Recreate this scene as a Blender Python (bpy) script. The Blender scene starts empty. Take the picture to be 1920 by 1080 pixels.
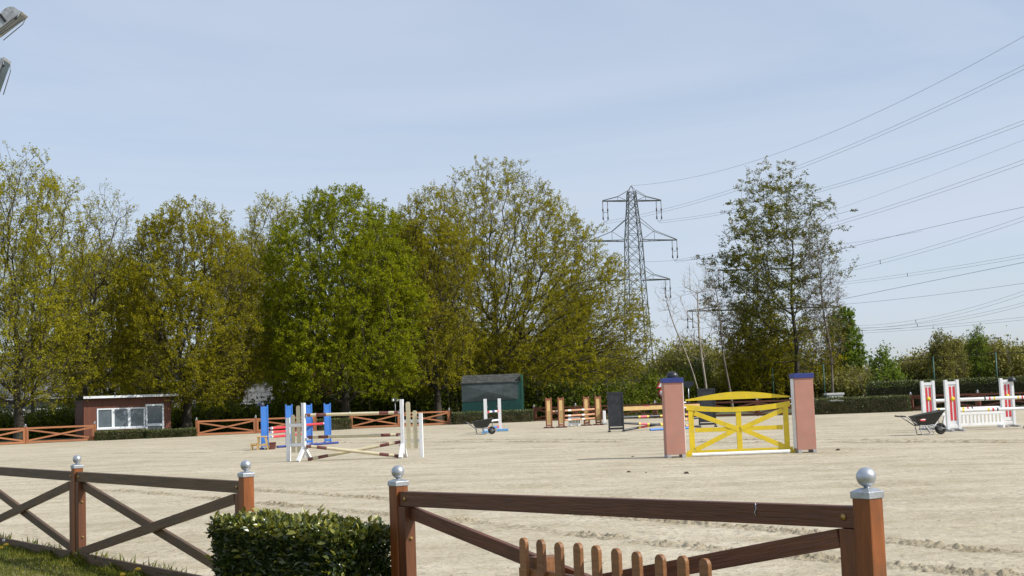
import bpy, math, random
import numpy as np
from mathutils import Vector, Matrix, Quaternion

scene = bpy.context.scene
COL = scene.collection
R_ = math.radians

# ------------------------------------------------------------------ camera
F_PX, CX, CY = 2500.0, 960.0, 540.0
EYE = Vector((0, 0, 1.70))
PITCH, ROLL = math.atan(209 / 2500), math.atan(0.036)
fw = Vector((0, math.cos(PITCH), math.sin(PITCH)))
r0 = Vector((1, 0, 0)); u0 = Vector((0, -math.sin(PITCH), math.cos(PITCH)))
rt = r0 * math.cos(ROLL) - u0 * math.sin(ROLL)
up = u0 * math.cos(ROLL) + r0 * math.sin(ROLL)
cam_d = bpy.data.cameras.new('camera'); cam = bpy.data.objects.new('camera', cam_d)
COL.objects.link(cam)
m3 = Matrix((rt, up, -fw)).transposed()
cam.matrix_world = Matrix.Translation(EYE) @ m3.to_4x4()
cam_d.sensor_width = 36.0; cam_d.lens = 36.0 * F_PX / 1920.0
cam_d.clip_start = 0.1; cam_d.clip_end = 6000
scene.camera = cam

# ------------------------------------------------------------------ sky and sun
SUN_EL, SUN_AZ = R_(41), R_(109)          # azimuth clockwise from +Y
sdir = Vector((math.sin(SUN_AZ) * math.cos(SUN_EL), math.cos(SUN_AZ) * math.cos(SUN_EL), math.sin(SUN_EL)))
w = bpy.data.worlds.new('World'); scene.world = w; w.use_nodes = True
nt = w.node_tree; nt.nodes.clear()
out = nt.nodes.new('ShaderNodeOutputWorld'); bg = nt.nodes.new('ShaderNodeBackground')
sky = nt.nodes.new('ShaderNodeTexSky'); sky.sky_type = 'NISHITA'; sky.sun_disc = False
sky.sun_elevation = SUN_EL; sky.sun_rotation = SUN_AZ
sky.air_density = 1.0; sky.dust_density = 1.0; sky.ozone_density = 2.2; sky.altitude = 50
# thin high cirrus veil, spread over the whole sky
tc = nt.nodes.new('ShaderNodeTexCoord'); mp = nt.nodes.new('ShaderNodeMapping')
mp.inputs['Rotation'].default_value = (0.25, 0.5, 0.35); mp.inputs['Scale'].default_value = (0.7, 2.2, 5.0)
nz = nt.nodes.new('ShaderNodeTexNoise'); nz.inputs['Scale'].default_value = 1.7; nz.inputs['Detail'].default_value = 7
nz.inputs['Roughness'].default_value = 0.55; nz.inputs['Distortion'].default_value = 0.6
cr = nt.nodes.new('ShaderNodeValToRGB'); cr.color_ramp.elements[0].position = 0.36; cr.color_ramp.elements[1].position = 0.76
cr.color_ramp.elements[0].color = (0.50, 0.50, 0.50, 1); cr.color_ramp.elements[1].color = (0.97, 0.97, 0.97, 1)
mx = nt.nodes.new('ShaderNodeMix'); mx.data_type = 'RGBA'
mx.inputs[7].default_value = (4.30, 4.80, 5.70, 1)
nt.links.new(tc.outputs['Generated'], mp.inputs[0]); nt.links.new(mp.outputs[0], nz.inputs[0])
nt.links.new(nz.outputs[0], cr.inputs[0]); nt.links.new(cr.outputs[0], mx.inputs[0])
nt.links.new(sky.outputs[0], mx.inputs[6]); nt.links.new(mx.outputs[2], bg.inputs[0])
bg.inputs[1].default_value = 0.15
nt.links.new(bg.outputs[0], out.inputs[0])

sl = bpy.data.lights.new('sun', 'SUN'); sl.energy = 5.0; sl.angle = R_(0.53); sl.color = (1.0, 0.95, 0.86)
so = bpy.data.objects.new('sun', sl); COL.objects.link(so)
so.rotation_mode = 'QUATERNION'; so.rotation_quaternion = sdir.to_track_quat('Z', 'Y'); so.location = sdir * 100
vs = scene.view_settings
vs.view_transform = 'Standard'; vs.look = 'None'; vs.gamma = 1.0; vs.use_curve_mapping = False
vs.exposure = -0.02
scene.render.engine = 'CYCLES'

# ------------------------------------------------------------------ placing by ground position
def px(x, Y, z=0.0):
    """world point at depth Y and height z that lies in photo column x"""
    k = (x - CX) / F_PX
    a = rt - fw * k
    dz = z - EYE.z
    return Vector((-(a.y * Y + a.z * dz) / a.x, Y, z))
def row(x, y, Y):
    """world point at depth Y on the ray of photo pixel (x, y)"""
    d = fw * F_PX + rt * (x - CX) - up * (y - CY)
    return EYE + d * (Y / d.y)
def gnd(x, y, z=0.0):
    d = fw * F_PX + rt * (x - CX) - up * (y - CY)
    return EYE + d * ((z - EYE.z) / d.z)

# ------------------------------------------------------------------ materials
MATS = {}
def mat(name, col, rough=0.6, var=0.15, scale=6.0, bump=0.0, bscale=None, metal=0.0, stretch=(1, 1, 1),
        dirt=None, dirt_amt=0.5, dscale=3.0, rnd=0.0, spec=0.5, detail=5.0, coat=0.0):
    m = bpy.data.materials.new(name); m.use_nodes = True; MATS[name] = m
    n = m.node_tree; b = n.nodes['Principled BSDF']; L = n.links.new
    b.inputs['Roughness'].default_value = rough; b.inputs['Metallic'].default_value = metal
    b.inputs['Specular IOR Level'].default_value = spec
    if coat: b.inputs['Coat Weight'].default_value = coat
    t = n.nodes.new('ShaderNodeTexCoord'); mpn = n.nodes.new('ShaderNodeMapping'); mpn.inputs['Scale'].default_value = stretch
    oi = n.nodes.new('ShaderNodeObjectInfo')
    L(t.outputs['Object'], mpn.inputs[0])
    ml = n.nodes.new('ShaderNodeMath'); ml.operation = 'MULTIPLY'; ml.inputs[1].default_value = 37.0
    L(oi.outputs['Random'], ml.inputs[0])
    cx = n.nodes.new('ShaderNodeCombineXYZ'); L(ml.outputs[0], cx.inputs[0]); L(ml.outputs[0], cx.inputs[1])
    L(cx.outputs[0], mpn.inputs['Location'])
    ns = n.nodes.new('ShaderNodeTexNoise'); ns.inputs['Scale'].default_value = scale; ns.inputs['Detail'].default_value = detail
    ns.inputs['Roughness'].default_value = 0.6
    L(mpn.outputs[0], ns.inputs[0])
    r = n.nodes.new('ShaderNodeValToRGB'); r.color_ramp.elements[0].position = 0.3; r.color_ramp.elements[1].position = 0.7
    c = np.array(col[:3]); lo = np.clip(c * (1 - var), 0, 1); hi = np.clip(c * (1 + var), 0, 1)
    r.color_ramp.elements[0].color = (*lo, 1); r.color_ramp.elements[1].color = (*hi, 1)
    L(ns.outputs[0], r.inputs[0]); cur = r.outputs[0]
    if dirt:
        n2 = n.nodes.new('ShaderNodeTexNoise'); n2.inputs['Scale'].default_value = dscale; n2.inputs['Detail'].default_value = 8
        n2.inputs['Roughness'].default_value = 0.7
        L(t.outputs['Object'], n2.inputs[0])
        r2 = n.nodes.new('ShaderNodeValToRGB'); r2.color_ramp.elements[0].position = 0.5; r2.color_ramp.elements[1].position = 0.72
        r2.color_ramp.elements[0].color = (0, 0, 0, 1); r2.color_ramp.elements[1].color = (dirt_amt,) * 3 + (1,)
        L(n2.outputs[0], r2.inputs[0])
        k = n.nodes.new('ShaderNodeMix'); k.data_type = 'RGBA'; k.inputs[7].default_value = (*dirt, 1)
        L(r2.outputs[0], k.inputs[0]); L(cur, k.inputs[6]); cur = k.outputs[2]
    if rnd:
        hs = n.nodes.new('ShaderNodeHueSaturation')
        mr = n.nodes.new('ShaderNodeMapRange'); mr.inputs[3].default_value = 1 - rnd; mr.inputs[4].default_value = 1 + rnd
        L(oi.outputs['Random'], mr.inputs[0]); L(mr.outputs[0], hs.inputs['Value']); L(cur, hs.inputs['Color']); cur = hs.outputs[0]
    L(cur, b.inputs['Base Color'])
    if bump:
        n3 = n.nodes.new('ShaderNodeTexNoise'); n3.inputs['Scale'].default_value = bscale or scale * 3; n3.inputs['Detail'].default_value = 4
        L(mpn.outputs[0], n3.inputs[0])
        bp = n.nodes.new('ShaderNodeBump'); bp.inputs['Strength'].default_value = bump; bp.inputs['Distance'].default_value = 0.02
        L(n3.outputs[0], bp.inputs['Height']); L(bp.outputs[0], b.inputs['Normal'])
    return m

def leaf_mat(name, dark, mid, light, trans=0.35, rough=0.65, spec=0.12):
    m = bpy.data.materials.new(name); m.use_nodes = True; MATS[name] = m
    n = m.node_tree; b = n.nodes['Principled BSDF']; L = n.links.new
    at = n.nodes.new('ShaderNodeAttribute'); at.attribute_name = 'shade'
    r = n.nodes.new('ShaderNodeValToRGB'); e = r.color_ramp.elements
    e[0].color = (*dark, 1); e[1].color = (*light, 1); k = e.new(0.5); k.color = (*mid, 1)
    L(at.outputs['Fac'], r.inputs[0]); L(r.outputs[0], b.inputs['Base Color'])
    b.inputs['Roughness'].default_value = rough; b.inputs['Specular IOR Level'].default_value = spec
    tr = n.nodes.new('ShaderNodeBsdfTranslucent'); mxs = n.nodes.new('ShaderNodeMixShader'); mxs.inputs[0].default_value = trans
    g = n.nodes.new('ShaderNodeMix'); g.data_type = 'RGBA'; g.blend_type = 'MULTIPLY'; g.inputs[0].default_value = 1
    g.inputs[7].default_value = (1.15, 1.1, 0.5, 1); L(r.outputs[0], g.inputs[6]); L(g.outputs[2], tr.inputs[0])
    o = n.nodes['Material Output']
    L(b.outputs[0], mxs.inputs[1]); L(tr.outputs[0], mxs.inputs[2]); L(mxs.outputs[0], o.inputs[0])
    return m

def emit_free_glass(name, col, rough=0.05):
    m = mat(name, col, rough=rough, var=0.25, scale=1.5, spec=0.9); return m

# ------------------------------------------------------------------ mesh helpers
def mesh_np(name, V, F, mats, fmat=None, shade=None, smooth=False):
    V = np.asarray(V, dtype=np.float32).reshape(-1, 3); F = np.asarray(F, dtype=np.int32)
    me = bpy.data.meshes.new(name); k = F.shape[1]
    me.vertices.add(len(V)); me.vertices.foreach_set('co', V.ravel())
    me.loops.add(F.size); me.loops.foreach_set('vertex_index', F.ravel())
    me.polygons.add(len(F)); me.polygons.foreach_set('loop_start', np.arange(0, F.size, k, dtype=np.int32))
    if fmat is not None: me.polygons.foreach_set('material_index', np.asarray(fmat, dtype=np.int32))
    if smooth: me.polygons.foreach_set('use_smooth', np.ones(len(F), dtype=bool))
    if shade is not None:
        a = me.attributes.new('shade', 'FLOAT', 'POINT'); a.data.foreach_set('value', np.asarray(shade, dtype=np.float32))
    me.update(calc_edges=True)
    for m in (mats if isinstance(mats, (list, tuple)) else [mats]): me.materials.append(m)
    return me
def link(name, me, parent=None, loc=(0, 0, 0), label=None, cat=None, group=None, kind=None):
    o = bpy.data.objects.new(name, me); COL.objects.link(o); o.location = loc
    if parent: o.parent = parent
    tag(o, label, cat, group, kind); return o
def tag(o, label=None, cat=None, group=None, kind=None):
    if label: o['label'] = label
    if cat: o['category'] = cat
    if group: o['group'] = group
    if kind: o['kind'] = kind
    return o
def thing(name, label, cat, loc=(0, 0, 0), rz=0.0, group=None):
    o = bpy.data.objects.new(name, None); COL.objects.link(o); o.empty_display_size = 0.2
    o.location = loc; o.rotation_euler = (0, 0, rz)
    return tag(o, label, cat, group)
def bevel(o, wd=0.004, seg=2):
    md = o.modifiers.new('bevel', 'BEVEL'); md.width = wd; md.segments = seg; md.limit_method = 'ANGLE'; return o

class MB:
    def __init__(s): s.v = []; s.f = []; s.m = []; s.sm = []
    def add(s, vs, fs, mi=0, smooth=False):
        b = len(s.v); s.v += [tuple(v) for v in vs]
        for f in fs: s.f.append(tuple(i + b for i in f)); s.m.append(mi); s.sm.append(smooth)
    def box(s, c, d, mi=0, rot=None):
        x, y, z = d[0] / 2, d[1] / 2, d[2] / 2
        vs = [Vector(p) for p in ((-x, -y, -z), (x, -y, -z), (x, y, -z), (-x, y, -z), (-x, -y, z), (x, -y, z), (x, y, z), (-x, y, z))]
        if rot is not None: vs = [rot @ v for v in vs]
        c = Vector(c)
        s.add([v + c for v in vs], [(0, 3, 2, 1), (4, 5, 6, 7), (0, 1, 5, 4), (1, 2, 6, 5), (2, 3, 7, 6), (3, 0, 4, 7)], mi); return s
    def tube(s, pts, r, n=8, mi=0, cap=True, smooth=True):
        pts = [Vector(p) for p in pts]; rs = r if isinstance(r, (list, tuple)) else [r] * len(pts)
        t0 = (pts[1] - pts[0]).normalized(); a = Vector((0, 0, 1)) if abs(t0.z) < 0.9 else Vector((1, 0, 0))
        x = t0.cross(a).normalized(); vs = []
        for i, p in enumerate(pts):
            t = (pts[min(i + 1, len(pts) - 1)] - pts[max(i - 1, 0)]).normalized()
            x = (x - t * x.dot(t)).normalized(); y = t.cross(x)
            for k in range(n):
                q = 2 * math.pi * k / n; vs.append(p + (x * math.cos(q) + y * math.sin(q)) * rs[i])
        b = len(s.v); s.v += [tuple(v) for v in vs]
        for i in range(len(pts) - 1):
            for k in range(n):
                k2 = (k + 1) % n
                s.f.append((b + i * n + k, b + i * n + k2, b + (i + 1) * n + k2, b + (i + 1) * n + k)); s.m.append(mi); s.sm.append(smooth)
        if cap:
            s.f.append(tuple(b + k for k in range(n))[::-1]); s.m.append(mi); s.sm.append(False)
            e = b + (len(pts) - 1) * n
            s.f.append(tuple(e + k for k in range(n))); s.m.append(mi); s.sm.append(False)
        return s
    def lathe(s, prof, c=(0, 0, 0), n=20, mi=0, smooth=True, sx=1.0, sy=1.0):
        c = Vector(c); vs = []
        for (r, z) in prof:
            for k in range(n):
                q = 2 * math.pi * k / n; vs.append(c + Vector((r * math.cos(q) * sx, r * math.sin(q) * sy, z)))
        fs = []
        for i in range(len(prof) - 1):
            for k in range(n): fs.append((i * n + k, i * n + (k + 1) % n, (i + 1) * n + (k + 1) % n, (i + 1) * n + k))
        s.add(vs, fs, mi, smooth)
        s.add(vs[:n], [tuple(range(n))[::-1]], mi); s.add(vs[-n:], [tuple(range(n))], mi); return s
    def prism(s, poly, y0, y1, mi=0):
        """polygon in the XZ plane extruded along Y"""
        n = len(poly); vs = [(p[0], y0, p[1]) for p in poly] + [(p[0], y1, p[1]) for p in poly]
        fs = [tuple(range(n)), tuple(range(2 * n - 1, n - 1, -1))]
        for k in range(n): fs.append((k, n + k, n + (k + 1) % n, (k + 1) % n))
        s.add(vs, fs, mi); return s
    def strip(s, xs, lo, hi, y0, y1, mi=0):
        """curved board: lower and upper outline over xs, thickness y0..y1"""
        for i in range(len(xs) - 1):
            s.prism([(xs[i], lo[i]), (xs[i + 1], lo[i + 1]), (xs[i + 1], hi[i + 1]), (xs[i], hi[i])], y0, y1, mi)
        return s
    def mesh(s, name, mats):
        me = bpy.data.meshes.new(name); me.from_pydata(s.v, [], s.f)
        me.polygons.foreach_set('material_index', s.m); me.polygons.foreach_set('use_smooth', s.sm)
        for m in (mats if isinstance(mats, (list, tuple)) else [mats]): me.materials.append(m)
        me.update(); return me
    def build(s, name, mats, parent=None, loc=(0, 0, 0), **kw):
        return link(name, s.mesh(name, mats), parent, loc, **kw)

_barcache = {}
def bar(name, parent, p0, p1, wd, ht, m, side=None, bev=0.0, **kw):
    """board from p0 to p1 as its own object; local X runs along the grain"""
    p0, p1 = Vector(p0), Vector(p1); d = p1 - p0; L = d.length; x = d / L
    z = Vector(side) if side is not None else (Vector((0, 0, 1)) if abs(x.z) < 0.95 else Vector((0, 1, 0)))
    y = z.cross(x).normalized(); z = x.cross(y)
    key = (round(L, 3), wd, ht, m.name)
    if key not in _barcache: _barcache[key] = MB().box((0, 0, 0), (L, wd, ht)).mesh(name, m)
    o = link(name, _barcache[key], parent, **kw)
    o.matrix_local = Matrix.Translation((p0 + p1) / 2) @ Matrix((x, y, z)).transposed().to_4x4()
    if bev: bevel(o, bev)
    return o

def pole(name, label, p0, p1, r, mats, stripes, cat='pole', group=None, n=14):
    """round pole painted in bands; stripes = list of (t_end, material index)"""
    p0, p1 = Vector(p0), Vector(p1); d = p1 - p0; L = d.length; x = d / L
    b = MB(); t = 0.0
    for (te, mi) in stripes:
        b.tube([(t * L, 0, 0), (te * L, 0, 0)], r, n, mi, cap=False); t = te
    for e, s in ((0, -1), (L, 1)):
        vs = [(e, r * math.cos(2 * math.pi * k / n), r * math.sin(2 * math.pi * k / n)) for k in range(n)]
        b.add(vs, [tuple(range(n)) if s > 0 else tuple(range(n))[::-1]], stripes[0][1])
    o = b.build(name, mats, None, label=label, cat=cat, group=group)
    z = Vector((0, 0, 1)); y = z.cross(x).normalized(); z = x.cross(y)
    o.matrix_local = Matrix.Translation(p0) @ Matrix((x, y, z)).transposed().to_4x4()
    return o

def unit(a): return a / np.maximum(np.linalg.norm(a, axis=1, keepdims=True), 1e-9)
def leaf_tris(rng, P, D, size, ratio=0.6):
    """distant leaves: one small pointed blade each"""
    n = len(P); D = unit(D); S = unit(np.cross(D, rng.normal(size=(n, 3)))); s = size.reshape(-1, 1); wd = s * ratio * 0.5
    V = np.stack([P + S * wd, P + D * s, P - S * wd], 1).reshape(-1, 3)
    return V, np.arange(n * 3).reshape(-1, 3)
def leaves_np(rng, P, D, size, ratio=0.55, fold=0.25, curl=0.0):
    """leaf blades: base, left, tip, right folded along the midrib -> V (4n), F (2n tris)"""
    n = len(P); D = unit(D); rv = rng.normal(size=(n, 3)); S = unit(np.cross(D, rv)); N = np.cross(S, D)
    s = size.reshape(-1, 1); wd = s * ratio * 0.5
    b = P; t = P + D * s - N * s * curl
    l = P + D * s * 0.45 + S * wd + N * wd * fold; r = P + D * s * 0.45 - S * wd + N * wd * fold
    V = np.stack([b, r, t, l], 1).reshape(-1, 3)
    i = np.arange(n)[:, None] * 4
    F = np.concatenate([i + np.array([[0, 1, 2]]), i + np.array([[0, 2, 3]])], 0)
    return V, F
def tubes_np(P0, P1, R0, R1, n):
    m = len(P0); T = unit(P1 - P0); a = np.where(np.abs(T[:, 2:3]) < 0.9, np.array([[0, 0, 1.0]]), np.array([[1.0, 0, 0]]))
    X = unit(np.cross(T, a)); Y = np.cross(T, X); q = 2 * np.pi * np.arange(n) / n
    C = X[:, None, :] * np.cos(q)[None, :, None] + Y[:, None, :] * np.sin(q)[None, :, None]
    V = np.concatenate([P0[:, None] + C * R0[:, None, None], P1[:, None] + C * R1[:, None, None]], 1).reshape(-1, 3)
    k = np.arange(n); k2 = (k + 1) % n
    f = np.stack([k, k2, k2 + n, k + n], 1)
    F = (np.arange(m)[:, None, None] * 2 * n + f[None]).reshape(-1, 4)
    return V, F

# ------------------------------------------------------------------ material library
M_POST = mat('stained_wood_red', (0.225, 0.066, 0.011), 0.5, 0.32, 5, 0.22, 14, stretch=(0.5, 5, 5), rnd=0.10, dirt=(0.10, 0.045, 0.018), dirt_amt=0.5, dscale=5)
M_STILE = mat('stained_wood_stile', (0.125, 0.041, 0.013), 0.5, 0.3, 5, 0.22, 14, stretch=(0.5, 5, 5), rnd=0.10)
M_RAIL = mat('stained_wood_brown', (0.098, 0.053, 0.022), 0.55, 0.35, 5, 0.25, 14, stretch=(0.4, 6, 6), rnd=0.15, dirt=(0.055, 0.046, 0.026), dirt_amt=0.7, dscale=2.2)
M_RAILR = mat('stained_wood_dark_red', (0.120, 0.041, 0.015), 0.5, 0.32, 5, 0.25, 14, stretch=(0.4, 6, 6), rnd=0.12, dirt=(0.06, 0.032, 0.018), dirt_amt=0.5, dscale=3)
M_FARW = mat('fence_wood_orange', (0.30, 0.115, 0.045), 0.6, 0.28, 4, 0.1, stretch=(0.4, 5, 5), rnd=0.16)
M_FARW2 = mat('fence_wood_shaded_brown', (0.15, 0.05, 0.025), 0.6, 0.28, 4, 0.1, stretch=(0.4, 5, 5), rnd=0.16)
M_PICK = mat('picket_wood', (0.24, 0.105, 0.038), 0.5, 0.28, 6, 0.2, 20, stretch=(0.5, 6, 6), rnd=0.14)
M_GALV = mat('galvanised_metal', (0.46, 0.49, 0.53), 0.42, 0.14, 14, 0.08, metal=0.75, dirt=(0.26, 0.24, 0.20), dirt_amt=0.7, dscale=16)
M_BRASS = mat('bolt_metal', (0.42, 0.27, 0.09), 0.4, 0.2, metal=0.8)
M_WHITE = mat('white_paint', (0.80, 0.81, 0.82), 0.45, 0.04, 4, 0.03, dirt=(0.55, 0.53, 0.48), dirt_amt=0.45, dscale=3)
M_CREAM = mat('cream_paint', (0.60, 0.53, 0.35), 0.5, 0.08, 5, 0.03, dirt=(0.36, 0.31, 0.22), dirt_amt=0.5, dscale=4)
M_MAROON = mat('maroon_paint', (0.15, 0.042, 0.035), 0.5, 0.15, 5, dirt=(0.30, 0.24, 0.18), dirt_amt=0.35, dscale=6)
M_RED = mat('red_paint', (0.62, 0.035, 0.045), 0.45, 0.10, 5, dirt=(0.45, 0.2, 0.17), dirt_amt=0.4, dscale=5)
M_BLUE = mat('blue_paint', (0.045, 0.20, 0.62), 0.45, 0.10, 4, dirt=(0.16, 0.26, 0.45), dirt_amt=0.4, dscale=4)
M_DBLUE = mat('dark_blue_paint', (0.03, 0.05, 0.24), 0.45, 0.10, 4)
M_LBLUE = mat('pale_blue_paint', (0.12, 0.36, 0.66), 0.45, 0.10, 4, dirt=(0.3, 0.34, 0.36), dirt_amt=0.5)
M_PINK = mat('salmon_plaster', (0.46, 0.22, 0.165), 0.7, 0.07, 3, 0.06, 30, dirt=(0.36, 0.24, 0.19), dirt_amt=0.75, dscale=5)
M_CAPB = mat('cap_blue', (0.026, 0.042, 0.20), 0.5, 0.12, 5)
M_YEL = mat('yellow_paint', (0.68, 0.50, 0.012), 0.45, 0.08, 3, 0.04, dirt=(0.42, 0.33, 0.09), dirt_amt=0.65, dscale=6)
M_YEL2 = mat('yellow_band', (0.75, 0.55, 0.03), 0.45, 0.08, 4)
M_BLACK = mat('black_paint', (0.018, 0.021, 0.027), 0.38, 0.3, 4, 0.06, dirt=(0.07, 0.075, 0.08), dirt_amt=0.5, dscale=3)
M_TAN = mat('tan_board', (0.56, 0.38, 0.15), 0.5, 0.12, 4, dirt=(0.35, 0.27, 0.14), dirt_amt=0.5)
M_GREY = mat('grey_plastic', (0.40, 0.41, 0.42), 0.5, 0.12, 5, dirt=(0.4, 0.36, 0.29), dirt_amt=0.5)
M_RUB = mat('rubber', (0.018, 0.018, 0.018), 0.75, 0.25, 8)
M_TUB = mat('barrow_tub', (0.018, 0.021, 0.019), 0.55, 0.25, 4, dirt=(0.06, 0.055, 0.045), dirt_amt=0.4, dscale=6)
M_STEEL = mat('dull_steel', (0.20, 0.21, 0.22), 0.45, 0.2, 8, metal=0.6)
M_GREEN = mat('green_coated_steel', (0.010, 0.075, 0.050), 0.5, 0.15, 5)
M_PYLON = mat('pylon_steel', (0.095, 0.105, 0.095), 0.6, 0.2, 0.6)
M_WIRE = mat('cable_aluminium', (0.20, 0.22, 0.25), 0.6, 0.1, 2)
M_INS = mat('insulator_ceramic', (0.07, 0.06, 0.06), 0.4, 0.2, 4)
M_BARK = mat('bark_oak', (0.050, 0.041, 0.029), 0.9, 0.45, 3, 0.7, 9, stretch=(1, 1, 0.35), dirt=(0.075, 0.082, 0.04), dirt_amt=0.5, dscale=0.8)
M_BARK2 = mat('bark_grey', (0.16, 0.135, 0.105), 0.9, 0.4, 3, 0.5, 9, stretch=(1, 1, 0.35))
M_BARKP = mat('bark_pale_dead', (0.34, 0.29, 0.23), 0.85, 0.4, 2, 0.4, 9, stretch=(1, 1, 0.35), dirt=(0.10, 0.08, 0.06), dirt_amt=0.9, dscale=0.9)
M_TWIG = mat('twig', (0.070, 0.052, 0.026), 0.85, 0.3, 3)
M_GLASS = emit_free_glass('window_glass', (0.10, 0.13, 0.155), 0.06)
M_DARK = mat('dark_interior', (0.02, 0.02, 0.022), 0.7, 0.2)
M_CLAD = mat('cladding_red_brown', (0.155, 0.052, 0.028), 0.6, 0.25, 3, 0.15, stretch=(5, 5, 0.4), rnd=0.1)
M_BRICK = mat('plinth_brick', (0.28, 0.10, 0.07), 0.8, 0.3, 14, 0.3)
M_PVC = mat('white_pvc', (0.78, 0.80, 0.82), 0.35, 0.04, 3)
M_SHEDG = mat('green_sheet_metal', (0.010, 0.075, 0.058), 0.45, 0.2, 3, dirt=(0.03, 0.05, 0.04), dirt_amt=0.6)
M_SHUT = mat('shutter_grey_green', (0.055, 0.072, 0.072), 0.55, 0.3, 2.0, dirt=(0.10, 0.115, 0.115), dirt_amt=0.8, dscale=2.5)
M_FELT = mat('roof_felt_mossy', (0.042, 0.046, 0.042), 0.9, 0.5, 4, 0.4, dirt=(0.17, 0.17, 0.16), dirt_amt=0.7, dscale=3)
M_SLATE = mat('slate_roof', (0.15, 0.155, 0.165), 0.7, 0.3, 3, 0.2)
M_TILE = mat('red_roof_tile', (0.34, 0.10, 0.055), 0.75, 0.3, 5, 0.3)
M_RENDER = mat('house_render_grey', (0.26, 0.255, 0.24), 0.85, 0.12, 1.2)
M_RENDW = mat('house_render_white', (0.80, 0.80, 0.78), 0.8, 0.06, 1.2)
M_SIGNR = mat('sign_red', (0.60, 0.03, 0.04), 0.4, 0.05); M_SIGNW = mat('sign_white', (0.80, 0.80, 0.80), 0.4, 0.03)
M_CONC = mat('pale_concrete', (0.50, 0.50, 0.48), 0.85, 0.15, 5, 0.2)
M_LAMP = mat('lamp_housing', (0.42, 0.43, 0.44), 0.45, 0.30, 9, 0.15, metal=0.35, dirt=(0.16, 0.16, 0.15), dirt_amt=0.9, dscale=14)

L_OAK = leaf_mat('leaf_oak_olive', (0.152, 0.144, 0.008), (0.290, 0.270, 0.014), (0.48, 0.44, 0.030), 0.48)
L_OAKY = leaf_mat('leaf_oak_yellow_green', (0.195, 0.192, 0.011), (0.345, 0.328, 0.020), (0.52, 0.485, 0.042), 0.48)
L_GRN = leaf_mat('leaf_fresh_green', (0.110, 0.140, 0.005), (0.240, 0.275, 0.009), (0.43, 0.45, 0.018), 0.48)
L_CHER = leaf_mat('leaf_dark_green', (0.075, 0.086, 0.014), (0.165, 0.172, 0.028), (0.33, 0.31, 0.05), 0.42)
L_UND = leaf_mat('leaf_undergrowth', (0.040, 0.062, 0.008), (0.105, 0.140, 0.014), (0.27, 0.28, 0.030), 0.4)
L_FAR = leaf_mat('leaf_far_wood', (0.120, 0.122, 0.036), (0.205, 0.198, 0.055), (0.33, 0.31, 0.085), 0.35)
L_BRWN = leaf_mat('leaf_bud_brown', (0.13, 0.085, 0.025), (0.20, 0.14, 0.035), (0.26, 0.20, 0.05), 0.3)
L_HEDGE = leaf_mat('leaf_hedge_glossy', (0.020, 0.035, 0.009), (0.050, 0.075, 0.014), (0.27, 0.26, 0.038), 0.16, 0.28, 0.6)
L_HEDG2 = leaf_mat('leaf_far_hedge', (0.035, 0.048, 0.016), (0.085, 0.105, 0.032), (0.19, 0.205, 0.080), 0.25, 0.4, 0.4)
L_GRASS = leaf_mat('grass_blade', (0.055, 0.085, 0.010), (0.135, 0.165, 0.020), (0.33, 0.31, 0.08), 0.35)
L_CHST = leaf_mat('leaf_chestnut', (0.075, 0.125, 0.016), (0.140, 0.205, 0.028), (0.25, 0.32, 0.06), 0.4)

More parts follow.
